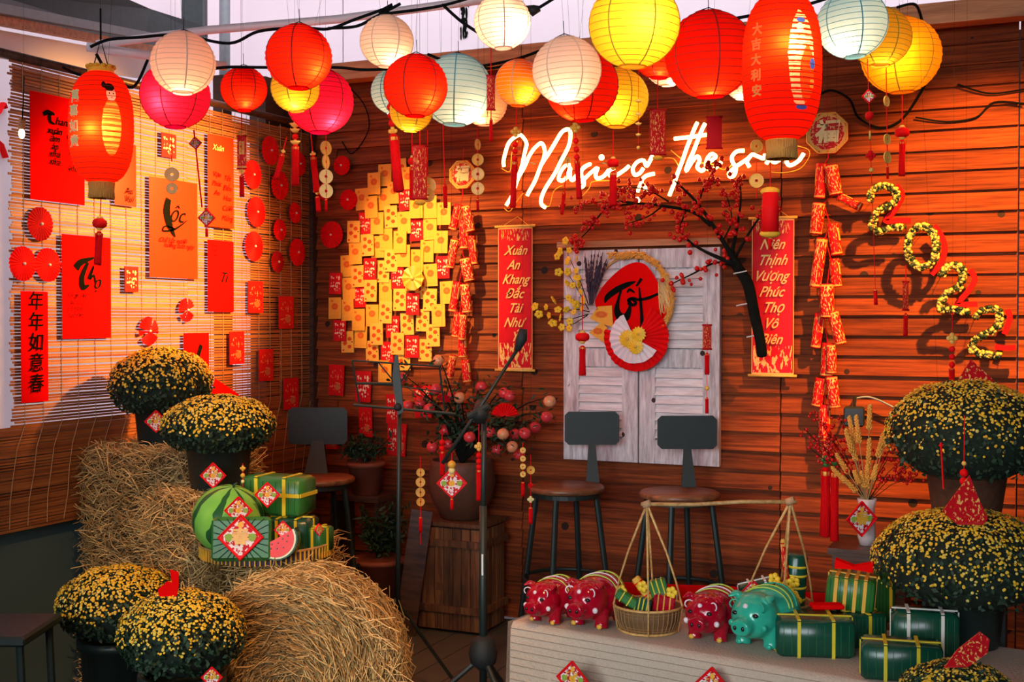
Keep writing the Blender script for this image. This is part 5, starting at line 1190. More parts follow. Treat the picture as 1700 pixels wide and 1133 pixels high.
for k in range(26):
    a = 2*PI*k/26; e = Vector((math.cos(a), 0, math.sin(a))); s = .092/max(abs(e.x), abs(e.z)*1.33); mb.tube([Vector((0, -.024, .072))+e*.03, Vector((0, -.024, .072))+e*min(s, .11)*.97], .0016, 4)
obj('leaf_folds', mb, 'cake_dark', sq, kind='stuff')
q = link('patch', mkmesh('patch', *(lambda b: (b.v, b.f))(MB().prism([(0, .073), (.073, 0), (0, -.073), (-.073, 0)], -.003, .002)), 'patch_cloth'), sq, (0, -.028, .078))
obj('patch_border', MB().tube([(0, 0, .073), (.073, 0, 0), (0, 0, -.073), (-.073, 0, 0), (0, 0, .073)], .0035, 6), 'red', q, False, (0, -.003, 0)); text('春', .055, (0, -.005, 0), 'strap_orange', q, 0, .003)
ms = thing('watermelon_slice', 'red watermelon slice propped at the front of the tray', 'watermelon', T_(478, 905, 3.99, tz+.012), YAW); ms.rotation_euler = (-.1, -.52, YAW)
def arcpoly(r, n=18): return [(r*math.cos(a), r*math.sin(a)) for a in np.linspace(PI, 2*PI, n)]
off = [(x, z+.075) for x, z in arcpoly(.066)]
obj('flesh', MB().prism([(x, z*.98+.001) for x, z in [(q[0]*.93, (q[1]-.075)*.93+.075) for q in off]], -.018, .03), 'melon_flesh', ms)
P2 = off+[(x*.93, (z-.075)*.93+.075) for x, z in off[::-1]]
def band(ro, ri, y0, y1):
    b = MB(); o1 = [(x*ro/.066, (z-.075)*ro/.066+.075) for x, z in off]; i1 = [(x*ri/.066, (z-.075)*ri/.066+.075) for x, z in off]; n = len(o1)
    V = [(x, y0, z) for x, z in o1]+[(x, y0, z) for x, z in i1]+[(x, y1, z) for x, z in o1]+[(x, y1, z) for x, z in i1]; Fc = []
    for i in range(n-1): Fc += [(i, i+1, n+i+1, n+i), (2*n+i, 3*n+i, 3*n+i+1, 2*n+i+1), (i, 2*n+i, 2*n+i+1, i+1), (n+i, n+i+1, 3*n+i+1, 3*n+i)]
    return b.add(V, Fc)
obj('white_rind', band(.067, .0614, -.018, .03), 'melon_rind', ms); obj('green_skin', band(.072, .0668, -.017, .032), 'cake_dark', ms)
mb = MB()
for (x, z) in ((-.03, .055), (-.012, .045), (.008, .038), (.028, .050), (0, .06), (.02, .064), (-.02, .066), (.04, .064), (-.042, .066)): mb.ball((x, -.0185, z), (.0022, .0012, .0036), 6, 4)
obj('seeds', mb, 'pig_black', ms, kind='stuff')
patchsign(D(444, 822, 4.06), .042, 'diamond patch leaning on the large green cake'); patchsign(D(470, 880, 4.03), .030, 'dark little diamond patch behind the melon slice'); patchsign(D(529, 880, 4.0), .020, 'narrow diamond patch at the right end of the tray', YAW+1.0)
orn(403, 4.2, [('string', 770, 812), ('knot', 778, 5, 'strap_orange'), ('bead', 790, 4, 'strap_orange'), ('bead', 800, 3, 'pale_gold')], 'small bead charm hanging left of the large green cake')

# ================================================================== TABLE, RIGHT
HT = .45
tA = ZP(848, 1037, HT); tB = ZP(1500, 1150, HT); dx = (tB-tA); dx.z = 0; dx.normalize(); ty = math.atan2(dx.y, dx.x)
tb = thing('long_table', 'long low table draped in coarse beige burlap', 'table', (tA.x, tA.y, 0), ty)
TL = 2.0; TD = .62
me_v = []; Fc = []; nx, nu = 60, 18
def prof(u, x):   # front hem up over the top to the back
    w = .006*math.sin(x*23)+.004*math.sin(x*61+1)
    if u < .4: k = u/.4; return (-.010*(1-k)-.016*(1-k)*math.sin(x*9)+w*(1-k), HT*k*.98+.01)
    if u < .5: k = (u-.4)/.1; return (.03*k, HT*.98+.01+.008*math.sin(k*PI/2))
    k = (u-.5)/.5; return (.03+(TD-.03)*k, HT+.008)
for i in range(nx+1):
    for j in range(nu+1): x = i/nx*TL; y, z = prof(j/nu, x); me_v.append((x-.008*(1-min(1, j/nu/.4)), y, z))
for i in range(nx):
    for j in range(nu): a = i*(nu+1)+j; Fc.append((a, a+nu+1, a+nu+2, a+1))
b = MB(); b.add(me_v, Fc)
# left hanging side
V = []; 
for i in range(9):
    for j in range(7): V.append((-.012+.006*math.sin(i*1.3)*(1-j/6)-.02*(1-j/6), i/8*TD, j/6*(HT+.008)))
b.add(V, [(i*7+j, i*7+j+1, (i+1)*7+j+1, (i+1)*7+j) for i in range(8) for j in range(6)]); obj('burlap_cloth', b, 'burlap', tb, True)
obj('table_top', MB().box((TL/2, TD/2+.01, HT-.016), (TL-.04, TD-.04, .03)), 'dark_wood', tb)
for x in (.06, TL-.06):
    for y in (.08, TD-.06): obj('leg', MB().box((x, y, (HT-.03)/2), (.05, .05, HT-.03)), 'dark_wood', tb)
mb = MB()
for k in range(15): x = (k*.618) % 1; mb.tube([tuple((i/10*TL, prof(.06+.34*((k+.5)/15), i/10*TL)[0]-.002, prof(.06+.34*((k+.5)/15), i/10*TL)[1])) for i in range(11)], .0010, 4)
obj('coarse_threads', mb, 'burlap_line', tb, kind='stuff')
HT += .009
def on(px, py): p = ZP(px, py, HT); return p
patchsign(on(950, 1100).lerp(CAM, 0)*0+D(951, 1128, 3.86), .058, 'diamond patch on the burlap front below the red pigs', ty); patchsign(D(1183, 1140, 3.66), .058, 'diamond patch on the burlap front below the teal pig', ty)
# red paper along the back of the table
def slab(pts, z0, z1, m, name, label, cat='paper', thick=.004):
    o = None; P = [ZP(*q, HT) for q in pts]; mb = MB()
    for a, c in zip(P[:-1], P[1:]):
        d = (c-a).normalized(); n_ = Vector((-d.y, d.x, 0))*thick; V = [(a.x, a.y, z0), (c.x, c.y, z0), (c.x, c.y, z1), (a.x, a.y, z1)]; V += [tuple(Vector(v)+n_) for v in V]
        mb.add(V, [(0, 1, 2, 3), (7, 6, 5, 4), (0, 4, 5, 1), (1, 5, 6, 2), (2, 6, 7, 3), (3, 7, 4, 0)])
    return tag(obj(name, mb, m), label, cat)
slab([(1010, 1005), (1115, 1010), (1235, 1015), (1390, 1028)], HT, HT+.085, 'card_red', 'red_banner', 'long folded red paper banner standing along the back of the table')
slab([(1088, 1016), (1125, 1019)], HT, HT+.080, 'melon_rind', 'cream_card', 'cream card strip against the red banner behind the first basket')

# piggy banks
def pig_mesh(m):
    mb = MB(); S = 1
    mb.ball((0, .022, .084), (.078, .096, .070), 24, 16); mb.ball((0, -.058, .086), (.066, .060, .063), 20, 14); mb.tube([(0, -.085, .070), (0, -.125, .066), (0, -.139, .065)], [.034, .031, .028], 16, flat=.8)
    mb.ball((0, -.085, .060), (.050, .036, .030), 14, 10)
    for sx in (-1, 1):
        for y in (-.045, .065): mb.tube([(sx*.040, y, .06), (sx*.042, y, .02), (sx*.043, y-.004, .002)], [.030, .021, .023], 12)
        mb.tube([(sx*.038, -.050, .132), (sx*.052, -.070, .142), (sx*.064, -.092, .132)], [.017, .016, .005], 10, flat=.55)
    me = mkmesh('pt', mb.v, mb.f, m); o = bpy.data.objects.new('pt', me); COL.objects.link(o)
    md = o.modifiers.new('r', 'REMESH'); md.mode = 'VOXEL'; md.voxel_size = .0042; s = o.modifiers.new('s', 'SMOOTH'); s.iterations = 5; s.factor = .6
    bpy.context.view_layer.update(); r = bpy.data.meshes.new_from_object(o.evaluated_get(bpy.context.evaluated_depsgraph_get())); bpy.data.objects.remove(o)
    r.materials.clear(); r.materials.append(MATS[m]); r.polygons.foreach_set('use_smooth', [True]*len(r.polygons)); r.name = 'pig_body'; return r
PB = pig_mesh('pig_red'); PBT = PB.copy(); PBT.materials.clear(); PBT.materials.append(MATS['pig_teal'])
def pig(px, py, s, yaw, body, label, teal=False):
    o = thing('piggy_bank', label, 'piggy bank', on(px, py), yaw, 'shiny piggy banks in a row'); o.scale = (s, s, s)
    link('body', body, o)
    for sx in (-1, 1):
        obj('eye', MB().ball((sx*.031, -.109, .098), (.0085, .006, .006), 12, 8), 'pig_black', o, True)
        obj('nostril', MB().ball((sx*.012, -.1415, .066), (.0050, .003, .0065), 8, 6), 'pig_black', o, True)
        obj('cheek_spot', MB().ball((sx*.050, -.096, .066), (.009, .007, .009), 10, 8), 'pig_white' if not teal else 'pig_teal', o, True)
        obj('ear_swirl', MB().tube([(sx*(.040+.012*math.cos(a)), -.096-.006*math.cos(a), .118+.012*math.sin(a)) for a in np.linspace(-1, 3.6, 12)], .0022, 6), 'pig_white' if not teal else 'pig_teal', o, True)
    obj('forehead_spot', MB().ball((0, -.106, .118), (.008, .006, .008), 10, 8), 'pig_white', o, True)
    def arc(xs, w, m, nm, yy=0):
        pts = []
        for a in np.linspace(-1.25, 1.25, 16):
            k = math.sqrt(max(.05, 1-((xs)/.094)**2)); pts.append((.0800*k*math.sin(a), .022+xs+.012*math.sin(2*a+yy), .084+.0725*k*math.cos(a)))
        obj(nm, MB().tube(pts, w, 6, flat=.8), m, o, True)
    arc(-.030, .0028, 'pig_green', 'back_stripe'); arc(-.012, .0026, 'pig_white' if not teal else 'pig_green', 'back_stripe', .6); arc(.018, .0030, 'pig_green' if not teal else 'pig_teal', 'back_stripe', 1.2); arc(.045, .0026, 'strap_orange' if not teal else 'pig_green', 'back_stripe', 2)
    obj('tail', MB().tube([(.006*math.cos(a), .110+.004*a/3, .098+.006*math.sin(a)) for a in np.linspace(0, 7, 14)], .003, 6), 'pig_teal' if teal else 'pig_red', o, True)
    for sx in (-1, 1): obj('hoof_mark', MB().ball((sx*.046, -.066, .010), (.010, .006, .008), 8, 6), 'strap_orange' if not teal else 'pig_teal', o, True)
    obj('coin_slot', MB().box((0, .03, .154), (.004, .03, .003)), 'pig_black', o)
pig(918, 1030, .96, -.25, PB, 'leftmost shiny red piggy bank with white spots at the table end'); pig(992, 1036, 1.10, -.20, PB, 'second shiny red piggy bank, left of the first basket'); pig(1185, 1058, 1.05, -.15, PB, 'third shiny red piggy bank, between the first basket and the teal pig')
pig(1272, 1068, 1.18, -.32, PBT, 'glossy teal piggy bank in front of the second basket', True)

mat('basket_brown', (.16, .075, .025), .7, .3, 60); mat('basket_weave', (.34, .17, .06), .6, .35, 50)
# carrying pole with two baskets
bk1, bk2 = on(1076, 1046), on(1292, 1040)
pz = .92
pA, pB = D(1074, 838, 3.93), D(1312, 833, 3.80)
cp = thing('carrying_pole', 'bamboo carrying pole laid across the hangers of both baskets', 'pole', pA)
obj('pole_shaft', MB().tube([Vector((-.02, 0, 0)), (pB-pA)*.33+Vector((0, 0, -.004)), (pB-pA)*.66+Vector((0, 0, .002)), (pB-pA)+Vector((.02, 0, 0))], .0065, 10), 'rattan', cp, True)
for q in (Vector((0, 0, 0)), pB-pA): obj('binding', MB().tube([q+Vector((-.012, 0, -.004)), q+Vector((.012, 0, .006))], .012, 10), 'string_tan', cp, True)
def basket(c, top, r, h, label, feet):
    o = thing('hanging_basket', label, 'basket', c, 0, 'baskets of the carrying pole')
    mb = MB().openlathe([(r*.80, 0), (r*.95, h*.5), (r, h), (r*.97, h), (r*.92, h*.5), (r*.77, .006)], 36); mb.lathe([(r*.78, .002), (r*.78, .006)], 36); obj('basket_wall', mb, 'basket_brown', o, True)
    n = 40; mb = MB()
    for k in range(n): a = 2*PI*k/n; mb.tube([(r*.81*math.cos(a), r*.81*math.sin(a), .002), (r*.96*math.cos(a), r*.96*math.sin(a), h*.5), (r*1.01*math.cos(a), r*1.01*math.sin(a), h)], .0018, 4)
    for k in range(9): zz = h*(k+.5)/9; rr = r*(.815+.19*(k+.5)/9); mb.openlathe([(rr+.001, zz-.002), (rr+.003, zz), (rr+.001, zz+.002)], 32)
    obj('weave', mb, 'basket_weave', o, kind='stuff')
    for zz, rr in ((h, r*1.02), (.004, r*.86)): obj('hoop', MB().openlathe([(rr-.005, zz), (rr, zz+.005), (rr+.005, zz), (rr, zz-.005), (rr-.005, zz)], 36), 'rattan', o, True)
    t = top-c
    for a in feet:
        p = Vector((r*1.03*math.cos(a), r*1.03*math.sin(a), h)); p0 = Vector((r*.9*math.cos(a), r*.9*math.sin(a), 0)); m1 = p.lerp(t, .55)+Vector((math.cos(a), math.sin(a), 0))*.010
        obj('hanger', MB().tube([p0, p, p.lerp(t, .25)+Vector((math.cos(a), math.sin(a), 0))*.008, m1, t], [.0032, .0034, .0034, .0038, .0045], 7), 'rattan', o, True)
basket(bk1, pA, .112, .085, 'left woven basket full of tiny wrapped cakes and packets', (PI*1.12, PI*1.60, .10, PI*.55))
basket(bk2, pB, .110, .085, 'right woven basket with bundles and yellow flowers behind the teal pig', (PI*1.12, PI*1.60, .10, PI*.55))
def tiny(c, size, rot, m, ms, label, grp='small things in the left basket'):
    o = thing('tiny_cake', label, 'cake', c, 0, grp); o.rotation_euler = rot; w, d, h = size
    obj('wrap', MB().rbox((0, 0, 0), size, .005), m, o)
    for s in (-.28, 0, .28): mb = MB().box((s*w, 0, 0), (.004, d+.002, h+.002)); obj('strap', mb, ms, o)
b1z = bk1.z+.10
tiny((bk1.x-.055, bk1.y-.03, b1z), (.10, .035, .035), (0, .55, .2), 'cake_leaf', 'strap_yellow', 'tiny striped green cake leaning in the left basket front')
tiny((bk1.x+.035, bk1.y+.0, b1z+.045), (.06, .035, .055), (0, -.3, .3), 'cake_leaf', 'strap_yellow', 'tiny green cake standing highest in the left basket')
tiny((bk1.x+.062, bk1.y-.02, b1z+.0), (.07, .04, .055), (0, .1, .2), 'pig_red', 'strap_orange', 'dark red packet at the right of the left basket')
tiny((bk1.x-.028, bk1.y+.03, b1z+.03), (.09, .02, .03), (0, .9, .1), 'strap_orange', 'card_red', 'orange packet leaning at the back of the left basket')
tiny((bk1.x+.002, bk1.y-.05, b1z-.008), (.05, .03, .05), (0, .2, 0), 'cake_dark', 'strap_yellow', 'dark green packet in the middle of the left basket')
for (dx_, dz_) in ((-.085, .03), (-.01, .05), (.09, .04)):
    o = link('yellow_bloom', pme, None, (bk1.x+dx_, bk1.y-.03, b1z+dz_)); o.scale = (1.5, 1.5, 1.5); tag(o, 'small yellow artificial flower tucked in the left basket', 'flower', 'yellow flowers in the left basket')
b2z = bk2.z+.09
gb = thing('cylinder_cake', 'tall dark green cylinder cake with yellow ties in the right basket', 'cake', (bk2.x+.055, bk2.y-.03, b2z-.03), .2); gb.rotation_euler = (.05, .06, .2)
obj('leaf_wrap', MB().lathe([(.034, 0), (.037, .01), (.037, .19), (.030, .20)], 18), 'cake_dark', gb, True)
for zz in (.05, .09, .13, .16): obj('tie', MB().openlathe([(.0375, zz-.004), (.0395, zz), (.0375, zz+.004)], 18), 'strap_yellow', gb)
fc = thing('firecracker_stick', 'upright red stick charm standing in the right basket', 'ornament', (bk2.x+.045, bk2.y-.075, b2z+.06)); fc.rotation_euler = (0, -.1, 0)
obj('stick', MB().tube([(0, 0, 0), (0, 0, .15)], .010, 10), 'cracker_paper', fc, True); obj('cap', MB().tube([(0, 0, .15), (0, 0, .162)], [.011, .005], 10), 'gold', fc, True)
for k in range(11):
    a = k*1.9; p = (bk2.x+.035+.04*math.cos(a), bk2.y-.085, b2z+.02+.07*abs(math.sin(a*1.3))*(1 if k < 7 else .3))
    o = link('yellow_bloom', pme, None, p, (random.uniform(-.5, .5), a, random.uniform(-.5, .5))); o.scale = (1.5, 1.5, 1.5); tag(o, 'small yellow artificial flower around the red stick in the right basket', 'flower', 'yellow flowers in the right basket')
bundle((bk2.x-.055, bk2.y-.01, b2z-.01), (.13, .08, .075), .35, 'cake_dark', 'strap_white', 'dark green bundle with white ribbon in the right basket', (-.2, .2), True, (0, -.25), 'small things in the right basket', .007)
patchsign((bk2.x-.068, bk2.y-.085, b2z+.035), .042, 'diamond patch on the white ribboned bundle', YAW, 0)
# wrapped cakes at the right
def B_at(px, py, size, yaw, *a, **k): p = on(px, py); return bundle((p.x, p.y, a[4] if len(a) > 4 else HT), size, yaw, *a[:3], **k)
B_at(1350, 1083, (.235, .15, .115), YAW-.12, 'cake_dark', 'strap_yellow', 'wide dark green cake with yellow straps right of the teal pig', straps=(-.22, .22))
B_at(1495, 1124, (.225, .12, .105), YAW-.25, 'cake_dark', 'strap_yellow', 'dark green cake with yellow straps at the front right corner', straps=(-.2, .2))
B_at(1425, 1068, (.13, .13, .105), YAW+.3, 'cake_dark', 'strap_yellow', 'dark green cake carrying the bow-topped cake', straps=(0,))
B_at(1534, 1084, (.20, .11, .135), YAW-.25, 'cake_dark', 'strap_white', 'dark green cake with white straps behind the front right one', straps=(-.25, .25))
p = on(1418, 1060); tb2 = bundle((p.x-.01, p.y-.02, HT+.108), (.15, .15, .105), YAW-.35, 'cake_leaf', 'strap_orange', 'green cake with orange straps and a red bow, on top of another', (-.3, -.1, .1, .3), True, (.0, .08), sw=.011)
obj('red_bow', MB().add([(-.06, 0, .145), (-.06, 0, .115), (0, -.01, .122), (0, -.01, .132), (.06, 0, .150), (.06, 0, .118), (-.06, .04, .145), (-.06, .04, .115), (0, .03, .122), (0, .03, .132), (.06, .04, .150), (.06, .04, .118)],
    [(0, 1, 2, 3), (3, 2, 5, 4), (6, 9, 8, 7), (9, 10, 11, 8), (0, 3, 9, 6), (3, 4, 10, 9), (1, 7, 8, 2), (2, 8, 11, 5), (0, 6, 7, 1), (4, 5, 11, 10)]), 'card_red', tb2)
p = on(1470, 1020); bundle((p.x-.02, p.y-.10, HT), (.11, .08, .17), YAW, 'cake_leaf', 'strap_yellow', 'tall narrow green cake behind the red bow', (.35,), False)
p = on(1365, 1075); tag(obj('flat_packet', MB().rbox((0, 0, .010), (.10, .05, .014), .003), 'card_red', None, False, (p.x+.01, p.y+.02, HT+.118), (0, 0, YAW)), 'flat red packet lying on the wide dark green cake', 'packet')
def flag(P, t, label, m='small_banner_cloth'):
    c = D(*P[0], t); V = []
    Q = [D(x, y, t)-c for x, y in P]; n = len(Q); off = Vector((-.4, .9, 0))*.006; V = [tuple(q) for q in Q]+[tuple(q+off) for q in Q]
    return tag(obj('red_cloth_charm', MB().add(V, [tuple(range(n)), tuple(range(2*n-1, n-1, -1))]+[(i, i+n, (i+1) % n+n, (i+1) % n) for i in range(n)]), m, None, False, c), label, 'ornament')
flag([(1628, 1050), (1643, 1062), (1640, 1085), (1608, 1108), (1568, 1110), (1590, 1080)], 2.68, 'red and gold triangular cloth above the bottom right mum')
flag([(1610, 790), (1618, 812), (1640, 862), (1632, 872), (1590, 872), (1565, 850), (1585, 822)], 3.70, 'red cloth charm hanging below the high mum at right')
flag([(1612, 597), (1650, 632), (1640, 650), (1600, 660), (1586, 640)], 4.25, 'red square with gold handwriting peeking above the high mum')
text('Phúc', .035, D(1616, 628, 3.43), 'gold_print', bpy.data.objects['red_cloth_charm.002'], .4) if False else None
orn(1601, 3.74, [('string', 690, 800), ('bead', 770, 4, 'gold'), ('bead', 786, 7), ('bead', 800, 7)], 'red cord with beads hanging down the front of the high mum')
orn(1562, 3.80, [('string', 735, 812, 1.6), ('knot', 740, 4, 'red')], 'thick red cord hanging beside the brown pot at right', slope=-.06)

# vase with sheaf
vs = D(1439, 868, 4.55); vz = 1.5-(905-530)/F*4.55
vt = thing('flower_vase', 'slim white vase of golden wheat and red berry sprays', 'vase', (vs.x, vs.y, vz), YAW)
k4 = 4.55/F; hv = (905-828)*k4
obj('vase_body', MB().lathe([(.026, 0), (.034, .03), (.030, hv*.55), (.028, hv*.8), (.036, hv), (.031, hv), (.024, hv*.8)], 24), 'vase_white', vt, True)
grT = MB().lathe([(.3, -.5), (1, -.3), (1, .3), (.3, .5)], 5)
for (x, y, l) in ((1411,692,45), (1421,690,45), (1443,672,40), (1474,695,45), (1400,712,40), (1408,725,40), (1383,752,38), (1378,775,35), (1443,728,50), (1462,718,40), (1412,780,25), (1426,782,28), (1450,770,26), (1395,790,36), (1436,770,40)):
    tip = Vector(((x-1439)*k4, random.uniform(-.05, .03), (905-y)*k4)); base = Vector((0, 0, hv*.9)); d = (tip-base).normalized(); L_ = l*k4*1.0; a = tip-d*L_
    mb = MB().tube([base, base.lerp(a, .5)+Vector((0, 0, .004)), a], .0018, 5)
    st = obj('wheat_stalk', mb, 'hay', vt); M_ = []
    for i in range(44):
        f = i/44; ang = i*2.4; rr = .0075*(1-.5*f); M_.append(rmat(a+d*(L_*f)+(frame(d)[0]*math.cos(ang)+frame(d)[1]*math.sin(ang))*rr, d+frame(d)[0]*math.cos(ang)*.5+frame(d)[1]*math.sin(ang)*.5, 0, (.0042, .0042, .014)))
    np_obj('ear', *scatter(grT.v, [f for f in grT.f if len(f) == 4], M_), 'grain', st)
M_ = []; mb = MB()
for (x, y) in ((1335, 712), (1350, 690), (1345, 745), (1370, 730), (1390, 760), (1400, 700), (1385, 725), (1490, 730), (1480, 760), (1505, 775), (1500, 750), (1460, 750), (1470, 785), (1420, 765), (1355, 730), (1520, 790)):
    tip = Vector(((x-1439)*k4, random.uniform(-.06, .04), (905-y)*k4)); base = Vector((0, 0, hv*.9)); Q = [base, base.lerp(tip, .5)+Vector((0, 0, .02)), tip]; mb.tube(Q, .0014, 5)
    for i in range(15):
        q = Q[1].lerp(tip, random.uniform(.3, 1.1))+Vector((random.gauss(0, .018), random.gauss(0, .012), random.gauss(0, .014))); s = random.uniform(.005, .008); M_.append(rmat(q, (0, 0, 1), 0, (s, s, s)))
obj('berry_stems', mb, 'branch', vt); np_obj('berries', *scatter(bv4.v, [f for f in bv4.f if len(f) == 4], M_), 'berry', vt, True)
ps = patchsign(D(1430, 862, 4.45), .064, 'diamond patch tied to the slim white vase', YAW+.3)
mb = MB().box((vs.x+.02, vs.y, vz/2-.012), (.26, .22, vz-.024)).box((vs.x+.02, vs.y, vz-.012), (.29, .25, .024)); tag(obj('plinth', mb, 'dark_wood'), 'dark wooden plinth that carries the slim white vase', 'stand')

# floodlight on the wall
fp = W(1418, 692, -.22); fo = thing('floodlight', 'small black floodlight on the planks above the wheat vase', 'lamp', fp, .1)
obj('housing', MB().rbox((0, 0, 0), (.085, .05, .085), .008), 'black_metal', fo); obj('glass', MB().box((.0, -.026, 0), (.07, .003, .07)), 'screen_black', fo)
obj('wall_arm', MB().tube([(0, .02, .045), (0, .10, .075), (0, .21, .075)], .006, 8), 'black_metal', fo)
tag(obj('floodlight_cable', MB().tube([Vector(p) for p in catmull([W(1418, 662, -.1), W(1445, 660, -.08), W(1480, 675, -.08), W(1510, 695, -.08), W(1540, 730, -.06)], 5)], .005, 6), 'grey_metal', smooth=True), 'grey cable arching right from the small floodlight', 'cable')

# ================================================================== FRUIT TREE ON CRATE
CX = W(745, 900, -.38).x; crt = thing('wooden_crate', 'upright slatted wooden crate carrying the clay jar', 'crate', (CX, -.24, .0)); CH = .515; CW = .335; CD = .28
obj('crate_box', MB().box((0, 0, CH/2), (CW-.03, CD-.03, CH-.02)), 'dark_wood', crt)
sl = mkmesh('slat', *(lambda b: (b.v, b.f))(MB().box((0, 0, 0), (.043, .012, CH-.03))), 'crate_wood')
for k in range(7): link('slat', sl, crt, (-CW/2+.026+k*.047, -CD/2-.0+random.uniform(-.002, .002), CH/2), None)
for k in range(5): link('slat', sl, crt, (CW/2, -CD/2+.05+k*.047, CH/2), (0, 0, PI/2))
for zz in (.115, .43):
    obj('rail', MB().box((0, -CD/2-.013, zz), (CW+.01, .014, .032)), 'crate_wood', crt); obj('rail', MB().box((CW/2+.013, 0, zz), (.014, CD, .032)), 'crate_wood', crt)
obj('lid', MB().box((0, 0, CH+.004), (CW+.03, CD+.03, .018)), 'crate_wood', crt)
obj('paper_label', MB().box((-.045, -CD/2-.0085, .22), (.036, .002, .036)), 'clay_jar', crt)
JZ = CH+.014; jr = thing('fruit_tree', 'clay jar with a small tree full of red fruit', 'tree', (CX+.0, -.24, JZ)); kj = 5.6/F
obj('clay_jar', MB().lathe([(.085, 0), (.10, .005), (.150, .10), (.166, .18), (.155, .26), (.152, .285), (.140, .285), (.135, .26), (.10, .12)], 36), 'clay_jar', jr, True)
obj('soil', MB().lathe([(.139, .262), (.139, .268)], 24), 'mum_core', jr)
FR = [(500,175),(487,318),(825,337),(853,350),(1050,378),(1035,455),(978,505),(928,535),(865,603),(790,617),(755,530),(655,555),(620,565),(530,520),(470,605),(550,590),(445,395),(348,400),(410,390),(565,355),(605,360),(320,262),(712,305),(900,640),(820,540),(880,540),(630,485),(455,415)]
fm = [mkmesh('fruit', *(lambda b: (b.v, b.f))(MB().ball((0, 0, 0), (.029, .029, .027), 16, 12)), m, True) for m in ('fruit_red', 'fruit_orange')]
mb = MB(); ML = []; base = Vector((0, 0, .27))
leafB = ([(0, 0, 0), (.18, .3, .05), (.12, .75, .02), (0, 1, -.05), (-.12, .75, .02), (-.18, .3, .05)], [(0, 1, 2, 3), (0, 3, 4, 5)])
top = thing('x', 'x', 'x'); bpy.data.objects.remove(top)
def jl(x, y, yy): p = W(560+x/2.98, 540+y/2.98, yy); return p-Vector((CX, -.24, JZ))
for i, (x, y) in enumerate(FR):
    p = jl(x, y, -.24-.10*math.sin(i*1.9)-.04); hub = jl(640+(x-640)*.35, 520+(y-520)*.3, -.26)
    mb.tube([base, base.lerp(hub, .6)+Vector((0, 0, -.01)), hub, hub.lerp(p, .6)+Vector((0, 0, .03)), p+Vector((0, 0, .022))], [.009, .007, .005, .003, .0016], 6)
    link('fruit', fm[1 if i % 4 == 0 else 0], jr, p, (random.uniform(-.6, .6), random.uniform(-.6, .6), 0))
    for k in range(34):
        q = hub.lerp(p, random.uniform(.0, 1.1))+Vector((random.gauss(0, .03), random.gauss(0, .03), random.gauss(.015, .03))); s = random.uniform(.022, .042); ML.append(rmat(q, (random.gauss(0, 1), random.gauss(0, 1), random.gauss(0, 1)), random.random()*6, (s, s, s)))
obj('branches', mb, 'branch', jr, True); np_obj('leaves', *scatter([v for v in leafB[0]], leafB[1], ML), 'leaf', jr)
V, Fc = rosette_mesh(.058, 12, .1, PI-.1, .008, .1); tag(link('red_fan', mkmesh('red_fan', V, Fc, 'red'), None, D(838, 692, 5.2), (0, 0, YAW)), 'small open red paper fan stuck in the fruit tree', 'fan')
V, Fc = rosette_mesh(.035, 8, .3, PI-.3, .006, .1); tag(link('red_fan', mkmesh('red_fan', V, Fc, 'dark_red'), None, D(735, 668, 5.2), (0, .3, YAW)), 'half hidden red paper fan at the left of the fruit tree', 'fan')

# plants on the floor behind the hay
def bushy(px, py, t, zb, r, h, label, pr=.09, ph=.16, n=500):
    p = D(px, py, t); o = thing('potted_plant', label, 'plant', (p.x, p.y, zb))
    obj('pot', MB().lathe([(pr*.75, 0), (pr, ph-.02), (pr*1.08, ph-.02), (pr*1.08, ph), (pr*.9, ph)], 24), 'terracotta', o, True)
    M_ = []; mb = MB()
    for i in range(24): a = random.uniform(0, 6.3); e = Vector((r*math.cos(a)*random.uniform(.3, 1), r*math.sin(a)*random.uniform(.3, 1), ph+h*random.uniform(.4, 1))); mb.tube([(0, 0, ph-.02), Vector((e.x*.4, e.y*.4, ph+h*.4)), e], .002, 4); [M_.append(rmat(Vector((0, 0, ph)).lerp(e, random.uniform(.3, 1.1))+Vector((random.gauss(0, .015), random.gauss(0, .015), random.gauss(0, .015))), (random.gauss(0, 1), random.gauss(0, 1), random.gauss(.5, 1)), random.random()*6, (s := random.uniform(.02, .045), s, s))) for _ in range(n//24)]
    obj('stems', mb, 'branch', o, kind='stuff'); np_obj('leaves', *scatter(*leafB, M_), 'leaf', o)
sh_ = tag(obj('plant_shelf', MB().box((W(605, 850, -.2).x, -.2, .60), (.30, .24, .03)).box((W(605, 850, -.2).x-.13, -.2, .30), (.025, .2, .58)).box((W(605, 850, -.2).x+.13, -.2, .30), (.025, .2, .58)), 'dark_wood'), 'low dark wooden shelf behind the round hay bale', 'shelf')
bushy(608, 830, 6.1, .617, .14, .14, 'potted plant on the shelf left of the clay jar'); bushy(628, 905, 5.85, .0, .17, .26, 'leafy plant in a large terracotta pot beside the crate', .13, .34, 700)
tag(obj('leaning_board', MB().box((0, 0, .29), (.10, .02, .60)), 'dark_wood', None, False, ZP(672, 1000, 0)*0+Vector((D(672, 900, 5.7).x, D(672, 900, 5.7).y, .012)), (0, .14, YAW)), 'dark board leaning against the left side of the crate', 'board')

